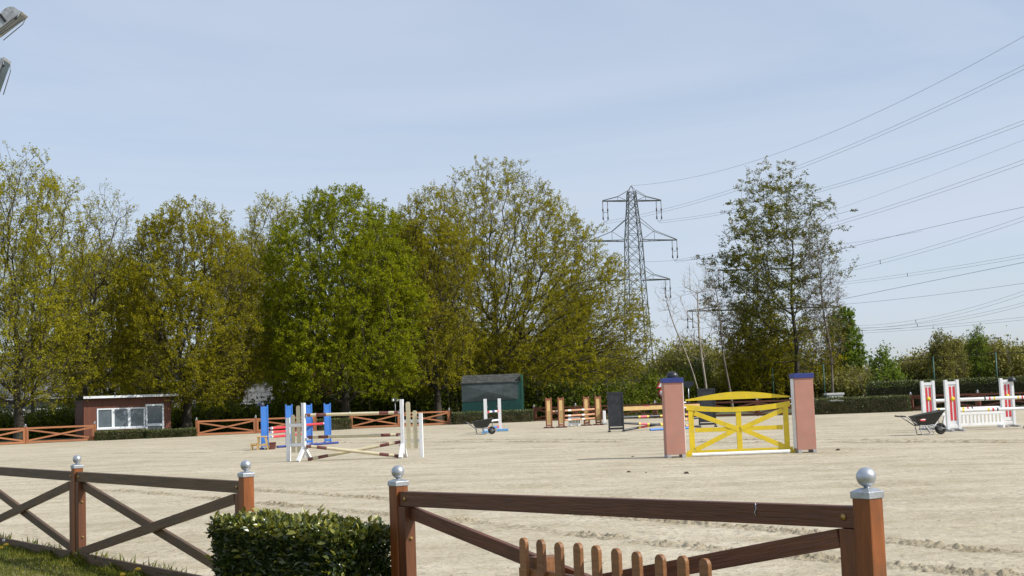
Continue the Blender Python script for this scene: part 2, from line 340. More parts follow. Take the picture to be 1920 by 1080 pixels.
# sand: pale beige, damp streaks, hoof-scuffed fine relief
def sand_mat(name='arena_sand', k_=1.0):
    m = bpy.data.materials.new(name); m.use_nodes = True
    n = m.node_tree; b = n.nodes['Principled BSDF']; L = n.links.new
    b.inputs['Roughness'].default_value = 0.95; b.inputs['Specular IOR Level'].default_value = 0.15
    g = n.nodes.new('ShaderNodeNewGeometry')
    def noise(sc, det, st=(1, 1, 1), rot=0.0, ro=0.6):
        mp = n.nodes.new('ShaderNodeMapping'); mp.inputs['Scale'].default_value = st; mp.inputs['Rotation'].default_value = (0, 0, rot)
        L(g.outputs['Position'], mp.inputs[0])
        k = n.nodes.new('ShaderNodeTexNoise'); k.inputs['Scale'].default_value = sc; k.inputs['Detail'].default_value = det
        k.inputs['Roughness'].default_value = ro; L(mp.outputs[0], k.inputs[0]); return k.outputs[0]
    def ramp(s, a, c0, p, c1):
        r = n.nodes.new('ShaderNodeValToRGB'); e = r.color_ramp.elements
        e[0].position = a; e[1].position = p; e[0].color = (*c0, 1); e[1].color = (*c1, 1); L(s, r.inputs[0]); return r.outputs[0]
    def mul(x, y, f=1.0):
        k = n.nodes.new('ShaderNodeMix'); k.data_type = 'RGBA'; k.blend_type = 'MULTIPLY'; k.inputs[0].default_value = f
        L(x, k.inputs[6]); L(y, k.inputs[7]); return k.outputs[2]
    c = ramp(noise(0.10, 4), 0.35, (0.48, 0.428, 0.325), 0.65, (0.545, 0.488, 0.38))
    c = mul(c, ramp(noise(0.55, 6, (0.8, 1.5, 1), 0.18), 0.32, (0.78, 0.76, 0.71), 0.60, (1.0, 1.0, 1.0)))
    c = mul(c, ramp(noise(2.6, 7, (0.8, 1.2, 1), -0.1, 0.72), 0.33, (0.80, 0.77, 0.70), 0.52, (1.0, 1.0, 1.0)))
    c = mul(c, ramp(noise(17, 6, (1, 1, 1), 0.0, 0.8), 0.36, (0.52, 0.48, 0.41), 0.48, (1.0, 1.0, 1.0)))
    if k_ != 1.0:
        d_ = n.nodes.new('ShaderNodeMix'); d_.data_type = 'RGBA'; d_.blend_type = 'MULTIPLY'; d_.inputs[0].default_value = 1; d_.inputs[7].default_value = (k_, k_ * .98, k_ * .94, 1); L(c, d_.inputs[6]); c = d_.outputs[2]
    L(c, b.inputs['Base Color'])
    def bump(s, st, ds, prev=None):
        k = n.nodes.new('ShaderNodeBump'); k.inputs['Strength'].default_value = st; k.inputs['Distance'].default_value = ds
        L(s, k.inputs['Height'])
        if prev: L(prev, k.inputs['Normal'])
        return k.outputs[0]
    vo = n.nodes.new('ShaderNodeTexVoronoi'); vo.inputs['Scale'].default_value = 4.5; L(g.outputs['Position'], vo.inputs[0])
    hm = n.nodes.new('ShaderNodeMath'); hm.operation = 'MINIMUM'; hm.inputs[1].default_value = 0.42; L(vo.outputs['Distance'], hm.inputs[0])
    mk = n.nodes.new('ShaderNodeMath'); mk.operation = 'MULTIPLY'; L(hm.outputs[0], mk.inputs[0]); L(ramp(noise(0.35, 4), 0.42, (0, 0, 0), 0.62, (1, 1, 1)), mk.inputs[1])
    nn = bump(mk.outputs[0], 0.85, 0.10)
    nn = bump(noise(1.1, 5, (0.7, 1.5, 1), 0.2), 0.35, 0.10, nn)
    nn = bump(noise(7, 6, (1, 1, 1), 0, 0.7), 0.8, 0.035, nn)
    nn = bump(noise(45, 3), 0.4, 0.008, nn)
    L(nn, b.inputs['Normal'])
    return m
M_SAND = sand_mat(); M_SANDD = sand_mat('dark_turned_sand', 0.74)  # second one is an evenly darker copy for the tyre ruts
M_LAWN = mat('lawn_soil', (0.16, 0.15, 0.055), 0.95, 0.4, 5, 0.5, dirt=(0.24, 0.20, 0.11), dirt_amt=0.7, dscale=2)
M_EARTH = mat('rough_ground', (0.060, 0.070, 0.024), 0.95, 0.4, 0.6, 0.4, dirt=(0.11, 0.09, 0.05), dirt_amt=0.6, dscale=0.2)

# ------------------------------------------------------------------ ground
g = MB(); S = 3000
g.add([(-S, -S, -0.03), (S, -S, -0.03), (S, S, -0.03), (-S, S, -0.03)], [(0, 1, 2, 3)])
g.build('ground', M_EARTH, kind='structure')

# near fence line: four posts measured from the photograph
NP = [px(144.5, 15.65, 1.19), px(461, 12.25, 1.19), px(746, 10.12, 1.19), px(1624, 6.68, 1.25)]
for v_, z_ in zip(NP, (0, 0, 0, .065)): v_.z = z_
ft = NP[3] - NP[0]; ft.z = 0; ft.normalize(); fn = Vector((ft.y, -ft.x, 0))       # fn points towards the camera side
if fn.dot(Vector((0, 0, 0)) - NP[2]) < 0: fn = -fn
# far fence posts (photo column, depth)
FAR = {k: px(k, d) for k, d in ((-80, 81.5), (48, 85), (178, 87.6), (369, 90.5), (480, 92.3), (592, 94), (657, 96.5), (750, 98.3), (843, 100),
       (1002, 101.5), (1080, 99.5), (1155, 97.6), (1229, 95.5), (1325, 93), (1421, 90.5), (1526, 88), (1709, 88), (1835, 84.5), (1966, 81))}
edge = [FAR[-80] + Vector((-9, -6, 0))] + [FAR[k] + Vector((0, 0.5, 0)) for k in (-80, 48, 178, 369, 480, 592, 657, 750, 843, 1002, 1080, 1229, 1421, 1526, 1709, 1835, 1966)] + [Vector((60, 62, 0)), Vector((60, -6, 0))]
edge += [NP[3] + ft * 9, NP[0] - ft * 16]
s = MB(); s.add([(p.x, p.y, 0.0) for p in edge], [tuple(range(len(edge)))[::-1]])
sand = s.build('arena_sand', M_SAND, kind='structure')
lw = MB(); a, b_ = NP[3] + ft * 9, NP[0] - ft * 16
lw.add([(p.x, p.y, 0.004) for p in (a, b_, b_ + fn * 30, a + fn * 30)], [(0, 1, 2, 3)])
lw.build('lawn', M_LAWN, kind='structure')

# value noise for ruts
def vnoise(x, y, seed=0):
    xi = np.floor(x).astype(np.int64); yi = np.floor(y).astype(np.int64); fx = x - xi; fy = y - yi
    fx = fx * fx * (3 - 2 * fx); fy = fy * fy * (3 - 2 * fy)
    def h(i, j):
        k = (i * 374761393 + j * 668265263 + seed * 982451653) & 0xffffffff
        k = ((k ^ (k >> 13)) * 1274126177) & 0xffffffff
        return ((k ^ (k >> 16)) & 0xffff) / 65535.0
    return (h(xi, yi) * (1 - fx) + h(xi + 1, yi) * fx) * (1 - fy) + (h(xi, yi + 1) * (1 - fx) + h(xi + 1, yi + 1) * fx) * fy
def rut(pix, width, res, hgt, seed, tread=0.19):
    pts = np.array([list(gnd(*p))[:2] for p in pix]); seg = np.linalg.norm(np.diff(pts, axis=0), axis=1); cum = np.r_[0, np.cumsum(seg)]
    n = int(cum[-1] / res); sv = np.linspace(0, cum[-1], n)
    X = np.interp(sv, cum, pts[:, 0]); Y = np.interp(sv, cum, pts[:, 1])
    k = max(3, int(1.2 / res)); ker = np.hanning(k + 2)[1:-1]; ker /= ker.sum()
    X = np.convolve(np.pad(X, k // 2, 'edge'), ker, 'same')[k // 2:k // 2 + n]; Y = np.convolve(np.pad(Y, k // 2, 'edge'), ker, 'same')[k // 2:k // 2 + n]
    T = np.stack([np.gradient(X), np.gradient(Y)], 1); T /= np.linalg.norm(T, axis=1, keepdims=True); N = np.stack([-T[:, 1], T[:, 0]], 1)
    m = int(width / res) + 1; c = np.linspace(-width / 2, width / 2, m)
    Sg, Cg = np.meshgrid(sv, c, indexing='ij')
    env = np.clip(1 - (np.abs(Cg) / (width / 2)) ** 3, 0, 1)
    chev = (np.sin((Sg + np.abs(Cg) * 0.9) * 2 * np.pi / tread) > 0.15) * 1.0
    big = vnoise(Sg * 1.3, Cg * 2, seed); nz = vnoise(Sg * 22, Cg * 22, seed + 3); nz2 = vnoise(Sg * 48, Cg * 48, seed + 5); nz3 = vnoise(Sg * 11, Cg * 11, seed + 8)
    cl_ = np.clip((nz * .6 + nz2 * .4 - .50) * 7, 0, 1); h = hgt * env * (0.55 * chev * np.clip((nz3 - .3) * 3, 0, 1) * (.4 + .6 * nz2) + .62 * cl_ * (.5 + nz3) - .05) * np.clip(big * 1.5, 0.25, 1.1) - 0.003
    V = np.stack([X[:, None] + N[:, :1] * c, Y[:, None] + N[:, 1:] * c, h], 2).reshape(-1, 3)
    i = np.arange(n - 1)[:, None] * m + np.arange(m - 1)[None]; i = i.ravel()
    F = np.stack([i, i + 1, i + m + 1, i + m], 1)
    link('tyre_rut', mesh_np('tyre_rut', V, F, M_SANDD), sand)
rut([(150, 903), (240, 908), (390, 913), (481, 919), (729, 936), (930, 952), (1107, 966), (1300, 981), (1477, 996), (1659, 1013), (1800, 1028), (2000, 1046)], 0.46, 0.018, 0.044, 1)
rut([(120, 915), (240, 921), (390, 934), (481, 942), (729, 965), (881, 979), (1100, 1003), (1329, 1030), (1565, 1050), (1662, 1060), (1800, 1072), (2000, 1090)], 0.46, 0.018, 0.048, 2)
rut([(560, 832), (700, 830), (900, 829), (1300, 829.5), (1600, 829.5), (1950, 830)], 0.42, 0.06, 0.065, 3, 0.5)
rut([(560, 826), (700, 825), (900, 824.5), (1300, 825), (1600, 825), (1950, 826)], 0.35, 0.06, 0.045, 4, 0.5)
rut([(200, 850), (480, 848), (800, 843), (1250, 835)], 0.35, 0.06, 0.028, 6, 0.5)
# small clods kicked up over the near sand
rng = np.random.default_rng(11)
n = 16000; yy = 11 / (1 - rng.random(n) * 0.82); xx = (rng.random(n) * 2 - 1) * 0.47 * yy
kp = ((xx - NP[0].x) * fn.x + (yy - NP[0].y) * fn.y) < -0.3
dens = vnoise(xx * 0.5, yy * 0.35, 9); kp &= rng.random(n) < np.clip(dens * 2.2 - 0.6, 0.03, 1); xx, yy = xx[kp], yy[kp]; n = len(xx)
sz = 0.006 + 0.026 * rng.random(n) ** 3.2
base = np.array([(1, 0, 0), (-.5, .86, 0), (-.5, -.86, 0), (0, 0, .62)])
ang = rng.random(n) * 6.28; ca, sa = np.cos(ang), np.sin(ang)
bx = base[None] * sz[:, None, None] * (0.7 + 0.6 * rng.random((n, 4, 1)))
V = np.stack([bx[..., 0] * ca[:, None] - bx[..., 1] * sa[:, None] + xx[:, None], bx[..., 0] * sa[:, None] + bx[..., 1] * ca[:, None] + yy[:, None], bx[..., 2] - 0.002], 2).reshape(-1, 3)
i = np.arange(n)[:, None] * 4
F = np.concatenate([i + np.array([[0, 1, 3]]), i + np.array([[1, 2, 3]]), i + np.array([[2, 0, 3]])])
link('sand_clods', mesh_np('sand_clods', V, F, M_SAND), label='small loose clods of sand scattered over the riding arena', cat='clods', kind='stuff')

# a few dark droppings on the sand
M_DUNG = mat('dung_brown', (0.055, 0.04, 0.022), 0.9, 0.3, 30)
for j, (x, y, w_, lab) in enumerate(((1186, 856.5, .16, 'small dark dropping on the sand beside the tip of the pillar shadow'), (1179, 885.5, .20, 'flat dark dropping, leftmost of three in a row below the pillar shadow'), (1211, 886.5, .10, 'smallest dark dropping, middle of three in a row below the pillar shadow'),
                                     (1287, 888, .26, 'largest dark dropping on the sand below the left pink pillar'), (1572, 844.5, .30, 'scuffed dark dropping on the sand right of the right pink pillar'))):
    p = gnd(x, y); rq = random.Random(j); q = MB(); n_ = 14; w_ *= .55
    rads = [w_ * .5 * rq.uniform(.6, 1.25) for _ in range(n_)]; vs = [(0, 0, w_ * .30)]
    for f_, z_ in ((.55, .24), (1.0, -.02)):
        for k in range(n_): a_ = 6.2832 * k / n_; vs.append((rads[k] * f_ * math.cos(a_), rads[k] * f_ * math.sin(a_), w_ * z_ * rq.uniform(.6, 1.3) if z_ > 0 else -.004))
    fs = [(0, 1 + k, 1 + (k + 1) % n_) for k in range(n_)] + [(1 + k, 1 + n_ + k, 1 + n_ + (k + 1) % n_, 1 + (k + 1) % n_) for k in range(n_)]
    q.add(vs, fs)
    q.build('dropping', M_DUNG, None, (p.x, p.y, 0), label=lab, cat='dropping', group='droppings on the sand')

# ------------------------------------------------------------------ near fence
BALL = None
def near_post(root, P, m):
    p = P - root.location
    po = bar('post', root, p + Vector((0, 0, -0.3)), p + Vector((0, 0, 1.10)), 0.106, 0.106, m, side=ft, bev=0.006)
    q = MB(); h = 0.059; e = 0.052
    rot = Matrix((ft, fn, Vector((0, 0, 1)))).transposed()
    vs = [rot @ Vector(v) for v in ((-h, -h, 0), (h, -h, 0), (h, h, 0), (-h, h, 0), (-h, -h, .034), (h, -h, .034), (h, h, .034), (-h, h, .034), (-.03, -.03, .05), (.03, -.03, .05), (.03, .03, .05), (-.03, .03, .05))]
    q.add(vs, [(0, 3, 2, 1), (0, 1, 5, 4), (1, 2, 6, 5), (2, 3, 7, 6), (3, 0, 4, 7), (4, 5, 9, 8), (5, 6, 10, 9), (6, 7, 11, 10), (7, 4, 8, 11), (8, 9, 10, 11)])
    c = q.build('post_cap', M_GALV, root, p + Vector((0, 0, 1.085))); bevel(c, 0.003)
    r = 0.049; prof = [(0.016, -0.062)] + [(r * math.sin(R_(t)), -r * math.cos(R_(t))) for t in range(18, 180, 9)] + [(0.001, r)]
    MB().lathe(prof, n=32).build('ball_finial', M_GALV, root, p + Vector((0, 0, 1.189)))
def near_bay(root, A, B, mr, mp, kick=True, front_cut=0):
    A = A - root.location; B = B - root.location; Z = Vector((0, 0, 1)); t = (B - A).normalized()
    L = (B - A).length
    bar('top_rail', root, A + t * .055 + Z * .99, B - t * .055 + Z * .99, 0.062, 0.11, mr, bev=0.005)
    for (P, s) in ((A, 1), (B, -1)):
        bar('stile', root, P + t * s * .104 + Z * .02, P + t * s * .104 + Z * .933, 0.09, 0.095, mp, side=t, bev=0.004)
        for z in (.30, .70):
            b = MB(); b.lathe([(0.001, 0), (.015, 0), (.015, .005), (.009, .006), (.009, .014), (.001, .017)], n=12)
            o = b.build('bolt', M_BRASS, root, P + t * (s * .104 + s * .048) + Z * z)
            o.rotation_mode = 'QUATERNION'; o.rotation_quaternion = (t * s).to_track_quat('Z', 'Y')
        b = MB(); b.lathe([(0.001, 0), (.018, 0), (.018, .006), (.001, .012)], n=12)
        o = b.build('bolt', M_BRASS, root, P + t * s * .13 + Z * .99 + fn * .031)
        o.rotation_mode = 'QUATERNION'; o.rotation_quaternion = fn.to_track_quat('Z', 'Y')
    za, zb = .13, .885
    a0, b0 = A + t * .16, B - t * .16
    bar('brace', root, a0 + Z * zb - fn * .024, b0 + Z * za - fn * .024, 0.045, 0.095, mr, bev=0.004)
    bar('brace', root, a0 + Z * za + fn * .024, b0 + Z * zb + fn * .024, 0.045, 0.095, mr, bev=0.004)
    if kick: bar('kickboard', root, A + t * .065 + Z * .05 + fn * .05, B - t * .065 + Z * .05 + fn * .05, 0.035, 0.16, mr, bev=0.004)
bayL = (NP[1] - NP[0]).length
fl = thing('wooden_fence', 'dark brown cross-braced wooden fence with silver ball posts, left of the clipped foreground hedge', 'fence', NP[1])
P0 = NP[0] - ft * bayL
for P in (P0, NP[0], NP[1]): near_post(fl, P, M_POST)
near_bay(fl, P0, NP[0], M_RAIL, M_STILE); near_bay(fl, NP[0], NP[1], M_RAIL, M_STILE)
fr = thing('wooden_fence', 'reddish brown cross-braced fence behind the short pickets, right of the foreground hedge', 'fence', NP[2])
for P in (NP[2], NP[3]): near_post(fr, P, M_POST)
near_bay(fr, NP[2], NP[3], M_RAILR, M_STILE)
# staple hanging on the top rail
k = NP[2] + (NP[3] - NP[2]) * 0.835 - fr.location + Vector((0, 0, 1.046)) + fn * 0.034
MB().tube([k, k + Vector((0.004, 0, -.03)), k + Vector((-.006, 0, -.05)), k + Vector((0.004, 0, -.075))], 0.003, 6).build('wire_staple', M_GALV, fr)

# picket screen standing in front of the right bay
ZT = 0.83
pa, pb = gnd(983, 1007, ZT), gnd(1323, 1048, ZT); pt = (pb - pa); pt.z = 0
pl = pt.length; pt.normalize(); pn = Vector((pt.y, -pt.x, 0)); pn = pn if pn.y < 0 else -pn
pk = thing('picket_screen', 'low screen of ten round-topped brown pickets in front of the right fence', 'picket screen', (pa.x, pa.y, 0), math.atan2(pt.y, pt.x))
b = MB(); wdt = 0.036; outl = [(-wdt, 0.04), (wdt, 0.04), (wdt, ZT - .036)] + [(wdt * math.cos(R_(q)), ZT - .036 + wdt * math.sin(R_(q))) for q in range(15, 180, 15)] + [(-wdt, ZT - .036)]
b.prism(outl, -0.014, 0.014); pm = b.mesh('picket', M_PICK)
prr = random.Random(4)
for i in range(10):
    o = link('picket', pm, pk, (pl * i / 9, 0, prr.uniform(-.006, .006))); o.rotation_euler = (0, prr.uniform(-.012, .012), 0); bevel(o, 0.004)
for z in (0.18, 0.60): bar('rail', pk, (-.10, .034, z), (pl + .10, .034, z), 0.036, 0.06, M_PICK)
for x in (-0.02, pl + .02):
    for j, z in enumerate((0.10, 0.32, 0.52, 0.64)):
        MB().box((x + (.05 if j % 2 else .02), .145, z), (0.17 - .03 * (j % 2), .18, .115)).build('support_block', M_PICK, pk)

# ------------------------------------------------------------------ near hedge
def hedge_leaves(rng, L, D, H, n, size, top_bias=0.4, up_shoot=0.0):
    """leaf points over the faces of a clipped box, local X along the hedge, front = -Y"""
    A = np.array([L * D * top_bias * 2, L * H, L * H * 0.6, D * H, D * H]); pr = A / A.sum(); fc = rng.choice(5, n, p=pr)
    u = rng.random(n); v = rng.random(n); dep = rng.random(n) ** 1.6 * 0.12
    P = np.zeros((n, 3)); N = np.zeros((n, 3))
    lump = lambda a, b: 0.085 * (vnoise(a * 2.5, b * 2.5, 3) - .5) + 0.05 * (vnoise(a * 7, b * 7, 5) - .5)
    t = fc == 0; P[t] = np.stack([u[t] * L, (v[t] - .5) * D, H - dep[t]], 1); N[t] = (0, 0, 1)
    t = fc == 1; P[t] = np.stack([u[t] * L, -D / 2 + dep[t], v[t] * H], 1); N[t] = (0, -1, 0)
    t = fc == 2; P[t] = np.stack([u[t] * L, D / 2 - dep[t], v[t] * H], 1); N[t] = (0, 1, 0)
    t = fc == 3; P[t] = np.stack([dep[t], (u[t] - .5) * D, v[t] * H], 1); N[t] = (-1, 0, 0)
    t = fc == 4; P[t] = np.stack([L - dep[t], (u[t] - .5) * D, v[t] * H], 1); N[t] = (1, 0, 0)
    P += N * lump(P[:, 0] + P[:, 1] * 1.7, P[:, 2] + P[:, 1])[:, None] * (H / 0.75) ** .5
    rd = rng.normal(size=(n, 3)); Dv = unit(N * 0.75 + np.array([0, 0, 0.45]) + unit(rd) * 0.95)
    sz = size * (0.45 + 0.9 * rng.random(n))
    hue = np.clip(0.30 + 0.30 * rng.normal(size=n) * .7 + 0.60 * (P[:, 2] > H - 0.09) * rng.random(n), 0, 1)  # leaves near the top lighter: the sunlit top is put into the colour
    return P, Dv, sz, hue
def hedge(name, label, A, B, D, H, n, size, lm, cat='hedge', group=None, z=0.0, big=0):
    A, B = Vector(A), Vector(B); d = B - A; d.z = 0; L = d.length
    root = thing(name, label, cat, (A.x, A.y, z), math.atan2(d.y, d.x), group)
    rg = np.random.default_rng(abs(hash(label)) % 1000 if False else int(L * 1000) % 977)
    P, Dv, sz, hue = hedge_leaves(rg, L, D, H, n, size)
    V, F = leaves_np(rg, P, Dv, sz, 0.5, 0.3, 0.12)
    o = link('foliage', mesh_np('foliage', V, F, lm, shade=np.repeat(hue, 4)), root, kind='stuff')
    # inner twigs, plus an unseen solid core added to block light
    q = MB(); nx = max(4, int(L / 0.25))
    rr = random.Random(5)
    for i in range(nx * 3):
        x = rr.uniform(.06, L - .06); y = rr.uniform(-.3, .3) * D; q.tube([(x, y, 0), (x + rr.uniform(-.06, .06), y + rr.uniform(-.05, .05), H * .55), (x + rr.uniform(-.12, .12), y + rr.uniform(-.1, .1), H * .93)], [.010, .007, .004], 4, smooth=False)
    q.box((L / 2, 0, H * .42), (L - .30, D - .30, H * .80))
    q.build('twigs', M_TWIG, root)
    return root, L
hA = NP[1] + fn * 0.27 + ft * 0.44; hB = NP[2] + fn * 0.26 - ft * 0.08
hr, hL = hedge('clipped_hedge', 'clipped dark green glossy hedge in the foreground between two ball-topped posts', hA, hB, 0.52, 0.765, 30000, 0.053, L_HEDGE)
# the best visible leaves on top as single leaves
lm_v = []
for kx in range(5):
    rg = np.random.default_rng(60 + kx); f = 0.15 + 0.1 * kx; sl_ = 0.078; w2 = sl_ * (0.21 + .02 * kx)
    vs = [(0, 0, 0), (sl_ * .25, w2 * .75, w2 * f), (sl_ * .6, w2, w2 * f), (sl_, 0, -sl_ * .12), (sl_ * .6, -w2, w2 * f), (sl_ * .25, -w2 * .75, w2 * f), (sl_ * .25, 0, 0), (sl_ * .6, 0, -.002)]
    me = MB(); me.add(vs, [(0, 6, 1), (1, 6, 7, 2), (2, 7, 3), (0, 5, 6), (5, 4, 7, 6), (4, 3, 7)]); mm = me.mesh('leaf', L_HEDGE)
    at_ = mm.attributes.new('shade', 'FLOAT', 'POINT'); at_.data.foreach_set('value', np.full(8, (0.45, 0.75, 0.95, 0.6, 0.85)[kx], dtype=np.float32)); lm_v.append(mm)
rr = random.Random(8)
for i in range(300):
    top = i % 3 != 0
    if top: p = (rr.uniform(0, hL), rr.uniform(-.26, .26), .765 + rr.uniform(-.02, .035))
    else: p = (rr.uniform(0, hL), -.26 + rr.uniform(-.03, .01), rr.uniform(.30, .76))
    o = link('leaf', lm_v[rr.randrange(5)], hr, p)
    o.rotation_euler = (rr.uniform(-.9, .9), rr.uniform(-1.25, -.1) if top else rr.uniform(-.6, .4), rr.uniform(0, 6.28) if top else rr.uniform(-2.6, -.5))
    sc = rr.uniform(.7, 1.15); o.scale = (sc, sc, sc)
# taller unclipped shoots
q = MB(); sp, sd = [], []
for (x, hgt) in ((.35, .07), (.52, .06), (1.02, .08), (1.50, .14), (1.62, .10), (2.25, .07), (2.52, .07), (2.75, .05), (1.95, .05)):
    if x > hL: continue
    y = rr.uniform(-.25, .1); a_ = Vector((x, y, .73)); b2 = a_ + Vector((rr.uniform(-.03, .03), rr.uniform(-.03, .03), hgt + .04))
    q.tube([a_, b2], [.004, .002], 5)
    for k in range(9):
        p = a_.lerp(b2, .3 + .08 * k); sp.append(p); sd.append((rr.uniform(-1, 1), rr.uniform(-1, 1), .9))
q.build('shoot_stems', M_TWIG, hr)
rg = np.random.default_rng(3); V, F = leaves_np(rg, np.array(sp), np.array(sd), 0.05 + .02 * rg.random(len(sp)), .42, .3, .1)
link('shoot_leaves', mesh_np('shoot_leaves', V, F, L_HEDGE, shade=np.repeat(.7 + .25 * rg.random(len(sp)), 4)), hr, kind='stuff')

# ------------------------------------------------------------------ lawn grass and dandelions
rng = np.random.default_rng(21)
n = 60000; al = rng.random(n) * 12.0 - 9.0; ac = rng.random(n) ** 1.5 * 3.2 + 0.02     # along fence from post NP[0], across to camera side
near = np.exp(-ac / 0.16)
tuft = vnoise(al * 3, ac * 3, 2)
hgt = 0.026 + 0.030 * rng.random(n) + near * (0.012 + 0.32 * np.clip(tuft - .35, 0, 1) * rng.random(n))
P = np.stack([NP[0].x + ft.x * al + fn.x * ac, NP[0].y + ft.y * al + fn.y * ac, np.full(n, 0.0)], 1)
Dv = np.stack([rng.normal(size=n) * .45, rng.normal(size=n) * .45, np.ones(n)], 1)
V, F = leaves_np(rng, P, Dv, hgt, 0.10, 0.1, 0.25)
wv = np.maximum(hgt * .05, .0028)
hue = np.clip(0.60 + .25 * rng.normal(size=n) + .5 * (vnoise(al * .8, ac * 1.5, 7) - .4) * (ac > .5), 0, 1)
# stray tufts on the sand side of the board
n2 = 1300; al2 = rng.random(n2) * 9 - 6; cl = vnoise(al2 * 2.2, al2 * 0, 12); kk = cl + .35 * rng.random(n2) > .62; al2 = al2[kk]; n2 = len(al2)
P2 = np.stack([NP[0].x + ft.x * al2 - fn.x * (.01 + .06 * rng.random(n2)), NP[0].y + ft.y * al2 - fn.y * (.01 + .06 * rng.random(n2)), np.zeros(n2)], 1)
h2 = .05 + .17 * rng.random(n2) ** 1.6
V2, F2 = leaves_np(rng, P2, np.stack([rng.normal(size=n2) * .55, rng.normal(size=n2) * .55, np.ones(n2)], 1), h2, .07, .1, .2)
link('grass', mesh_np('grass', np.concatenate([V, V2]), np.concatenate([F, F2 + len(V)]), L_GRASS, shade=np.concatenate([np.repeat(hue, 4), np.repeat(.3 + .4 * rng.random(n2), 4)])),
     label='short green lawn grass with longer tufts along the near fence board', cat='grass', kind='stuff')
M_DAND = mat('dandelion_yellow', (0.80, 0.52, 0.01), 0.6, 0.15, 40); M_STALK = mat('stalk_green', (0.10, 0.16, 0.04), 0.6, 0.1); M_CLOCK = mat('dandelion_clock_grey', (0.55, 0.55, 0.52), 0.9, 0.15, 60)
for (x, y, z, clock, lab) in ((12, 1021, .17, 0, 'yellow dandelion just right of the grey seed head near the left edge'), (2, 1027, .12, 0, 'yellow dandelion cut by the left edge of the picture'), (259, 1067, .16, 0, 'tallest yellow dandelion, in front of the board right of the first post'),
                              (230, 1077, .09, 0, 'low yellow dandelion at the bottom edge, left of the taller one'), (7, 1013, .21, 1, 'grey dandelion seed head by the left end of the board')):
    p = gnd(x, y, z)
    d_ = thing('dandelion', lab, 'dandelion', (p.x, p.y, 0), group='dandelions in the lawn')
    MB().tube([(0, 0, 0), (.01, 0, z * .5), (0, 0, z)], .003, 6).build('stalk', M_STALK, d_)
    if clock: MB().lathe([(.001, -.02), (.012, -.016), (.02, 0), (.014, .014), (.001, .02)], n=14).build('seed_head', M_CLOCK, d_, (0, 0, z))
    else:
        q = MB()
        for ring, (rad, zz) in enumerate(((.021, .001), (.016, .006), (.009, .010))):
            for k in range(14):
                a_ = 6.283 * (k + ring * .4) / 14; c_, s_ = math.cos(a_), math.sin(a_)
                q.add([(0, 0, zz - .004), (rad * math.cos(a_ - .18), rad * math.sin(a_ - .18), zz), (rad * 1.08 * c_, rad * 1.08 * s_, zz + .001), (rad * math.cos(a_ + .18), rad * math.sin(a_ + .18), zz)], [(0, 1, 2, 3)])
        f_ = q.build('flower_head', M_DAND, d_, (0, 0, z)); f_.rotation_euler = (.35, .1, 0); f_.scale = (1.3,) * 3

# ------------------------------------------------------------------ far fences around the arena
_ballm = {}
def fence_run(label, keys, m, hgt=1.10, closed_gate=False):
    pts = [FAR[k] for k in keys]; root = thing('wooden_fence', label, 'fence', pts[0], group='cross-braced fences around the arena')
    Z = Vector((0, 0, 1))
    for P in pts:
        p = P - root.location
        bar('post', root, p - Z * .1, p + Z * hgt, 0.13, 0.13, m)
        if 'cap' not in _ballm:
            _ballm['cap'] = MB().box((0, 0, .02), (.15, .15, .05)).mesh('post_cap', M_GALV)
            _ballm['ball'] = MB().lathe([(.015, -.07), (.03, -.045), (.055, 0), (.03, .045), (.001, .055)], n=12).mesh('ball_finial', M_GALV)
        link('post_cap', _ballm['cap'], root, p + Z * hgt); link('ball_finial', _ballm['ball'], root, p + Z * (hgt + .105))
    for A, B in zip(pts[:-1], pts[1:]):
        a = A - root.location; b = B - root.location; t = (b - a).normalized(); nn = Vector((t.y, -t.x, 0))
        if nn.y > 0: nn = -nn
        bar('top_rail', root, a + t * .07 + Z * .98, b - t * .07 + Z * .98, .06, .11, m)
        bar('kickboard', root, a + t * .07 + Z * .10, b - t * .07 + Z * .10, .05, .13, m)
        for P, s in ((a, 1), (b, -1)): bar('stile', root, P + t * s * .125 + Z * .17, P + t * s * .125 + Z * .925, .08, .10, m, side=t)
        bar('brace', root, a + t * .18 + Z * .88 - nn * .022, b - t * .18 + Z * .21 - nn * .022, .04, .10, m)
        bar('brace', root, a + t * .18 + Z * .21 + nn * .022, b - t * .18 + Z * .88 + nn * .022, .04, .10, m)
    return root
fence_run('orange brown cross-braced far fence left of the timber cabin', (-80, 48, 178), M_FARW)
fence_run('orange brown cross-braced far fence right of the timber cabin, behind the blue jump', (369, 480, 592), M_FARW)
fence_run('orange brown far fence behind the cream and maroon cross jump', (657, 750, 843), M_FARW)
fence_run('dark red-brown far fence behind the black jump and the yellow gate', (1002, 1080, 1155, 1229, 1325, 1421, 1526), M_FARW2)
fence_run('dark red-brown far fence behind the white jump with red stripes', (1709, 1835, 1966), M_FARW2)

def fh(label, a, b, da, db, D, H, n, size, off=0.0):
    A, B = px(a, da), px(b, db); return hedge('clipped_hedge', label, A + Vector((0, off, 0)), B + Vector((0, off, 0)), D, H, n, size, L_HEDG2, group='clipped hedges along the arena edge')
fh('low clipped hedge in front of the cabin windows', 180, 276, 87.0, 88.6, .7, .56, 5000, .10)
fh('low clipped hedge below the cabin door', 274, 366, 88.3, 89.8, .7, .52, 5000, .10)
fh('short low hedge between two far fences behind the blue jump', 596, 655, 94.2, 96, .7, .75, 2600, .11)
fh('clipped hedge in front of the dark green shed', 850, 997, 99.5, 100.8, .9, .85, 6000, .11)
fh('dark clipped hedge right of the pink pillars', 1530, 1705, 87.6, 87.2, .9, 1.02, 8000, .10)
fh('tall clipped hedge under the green mesh fence posts on the right', 1632, 2050, 99, 92, 1.2, 1.95, 16000, .15)

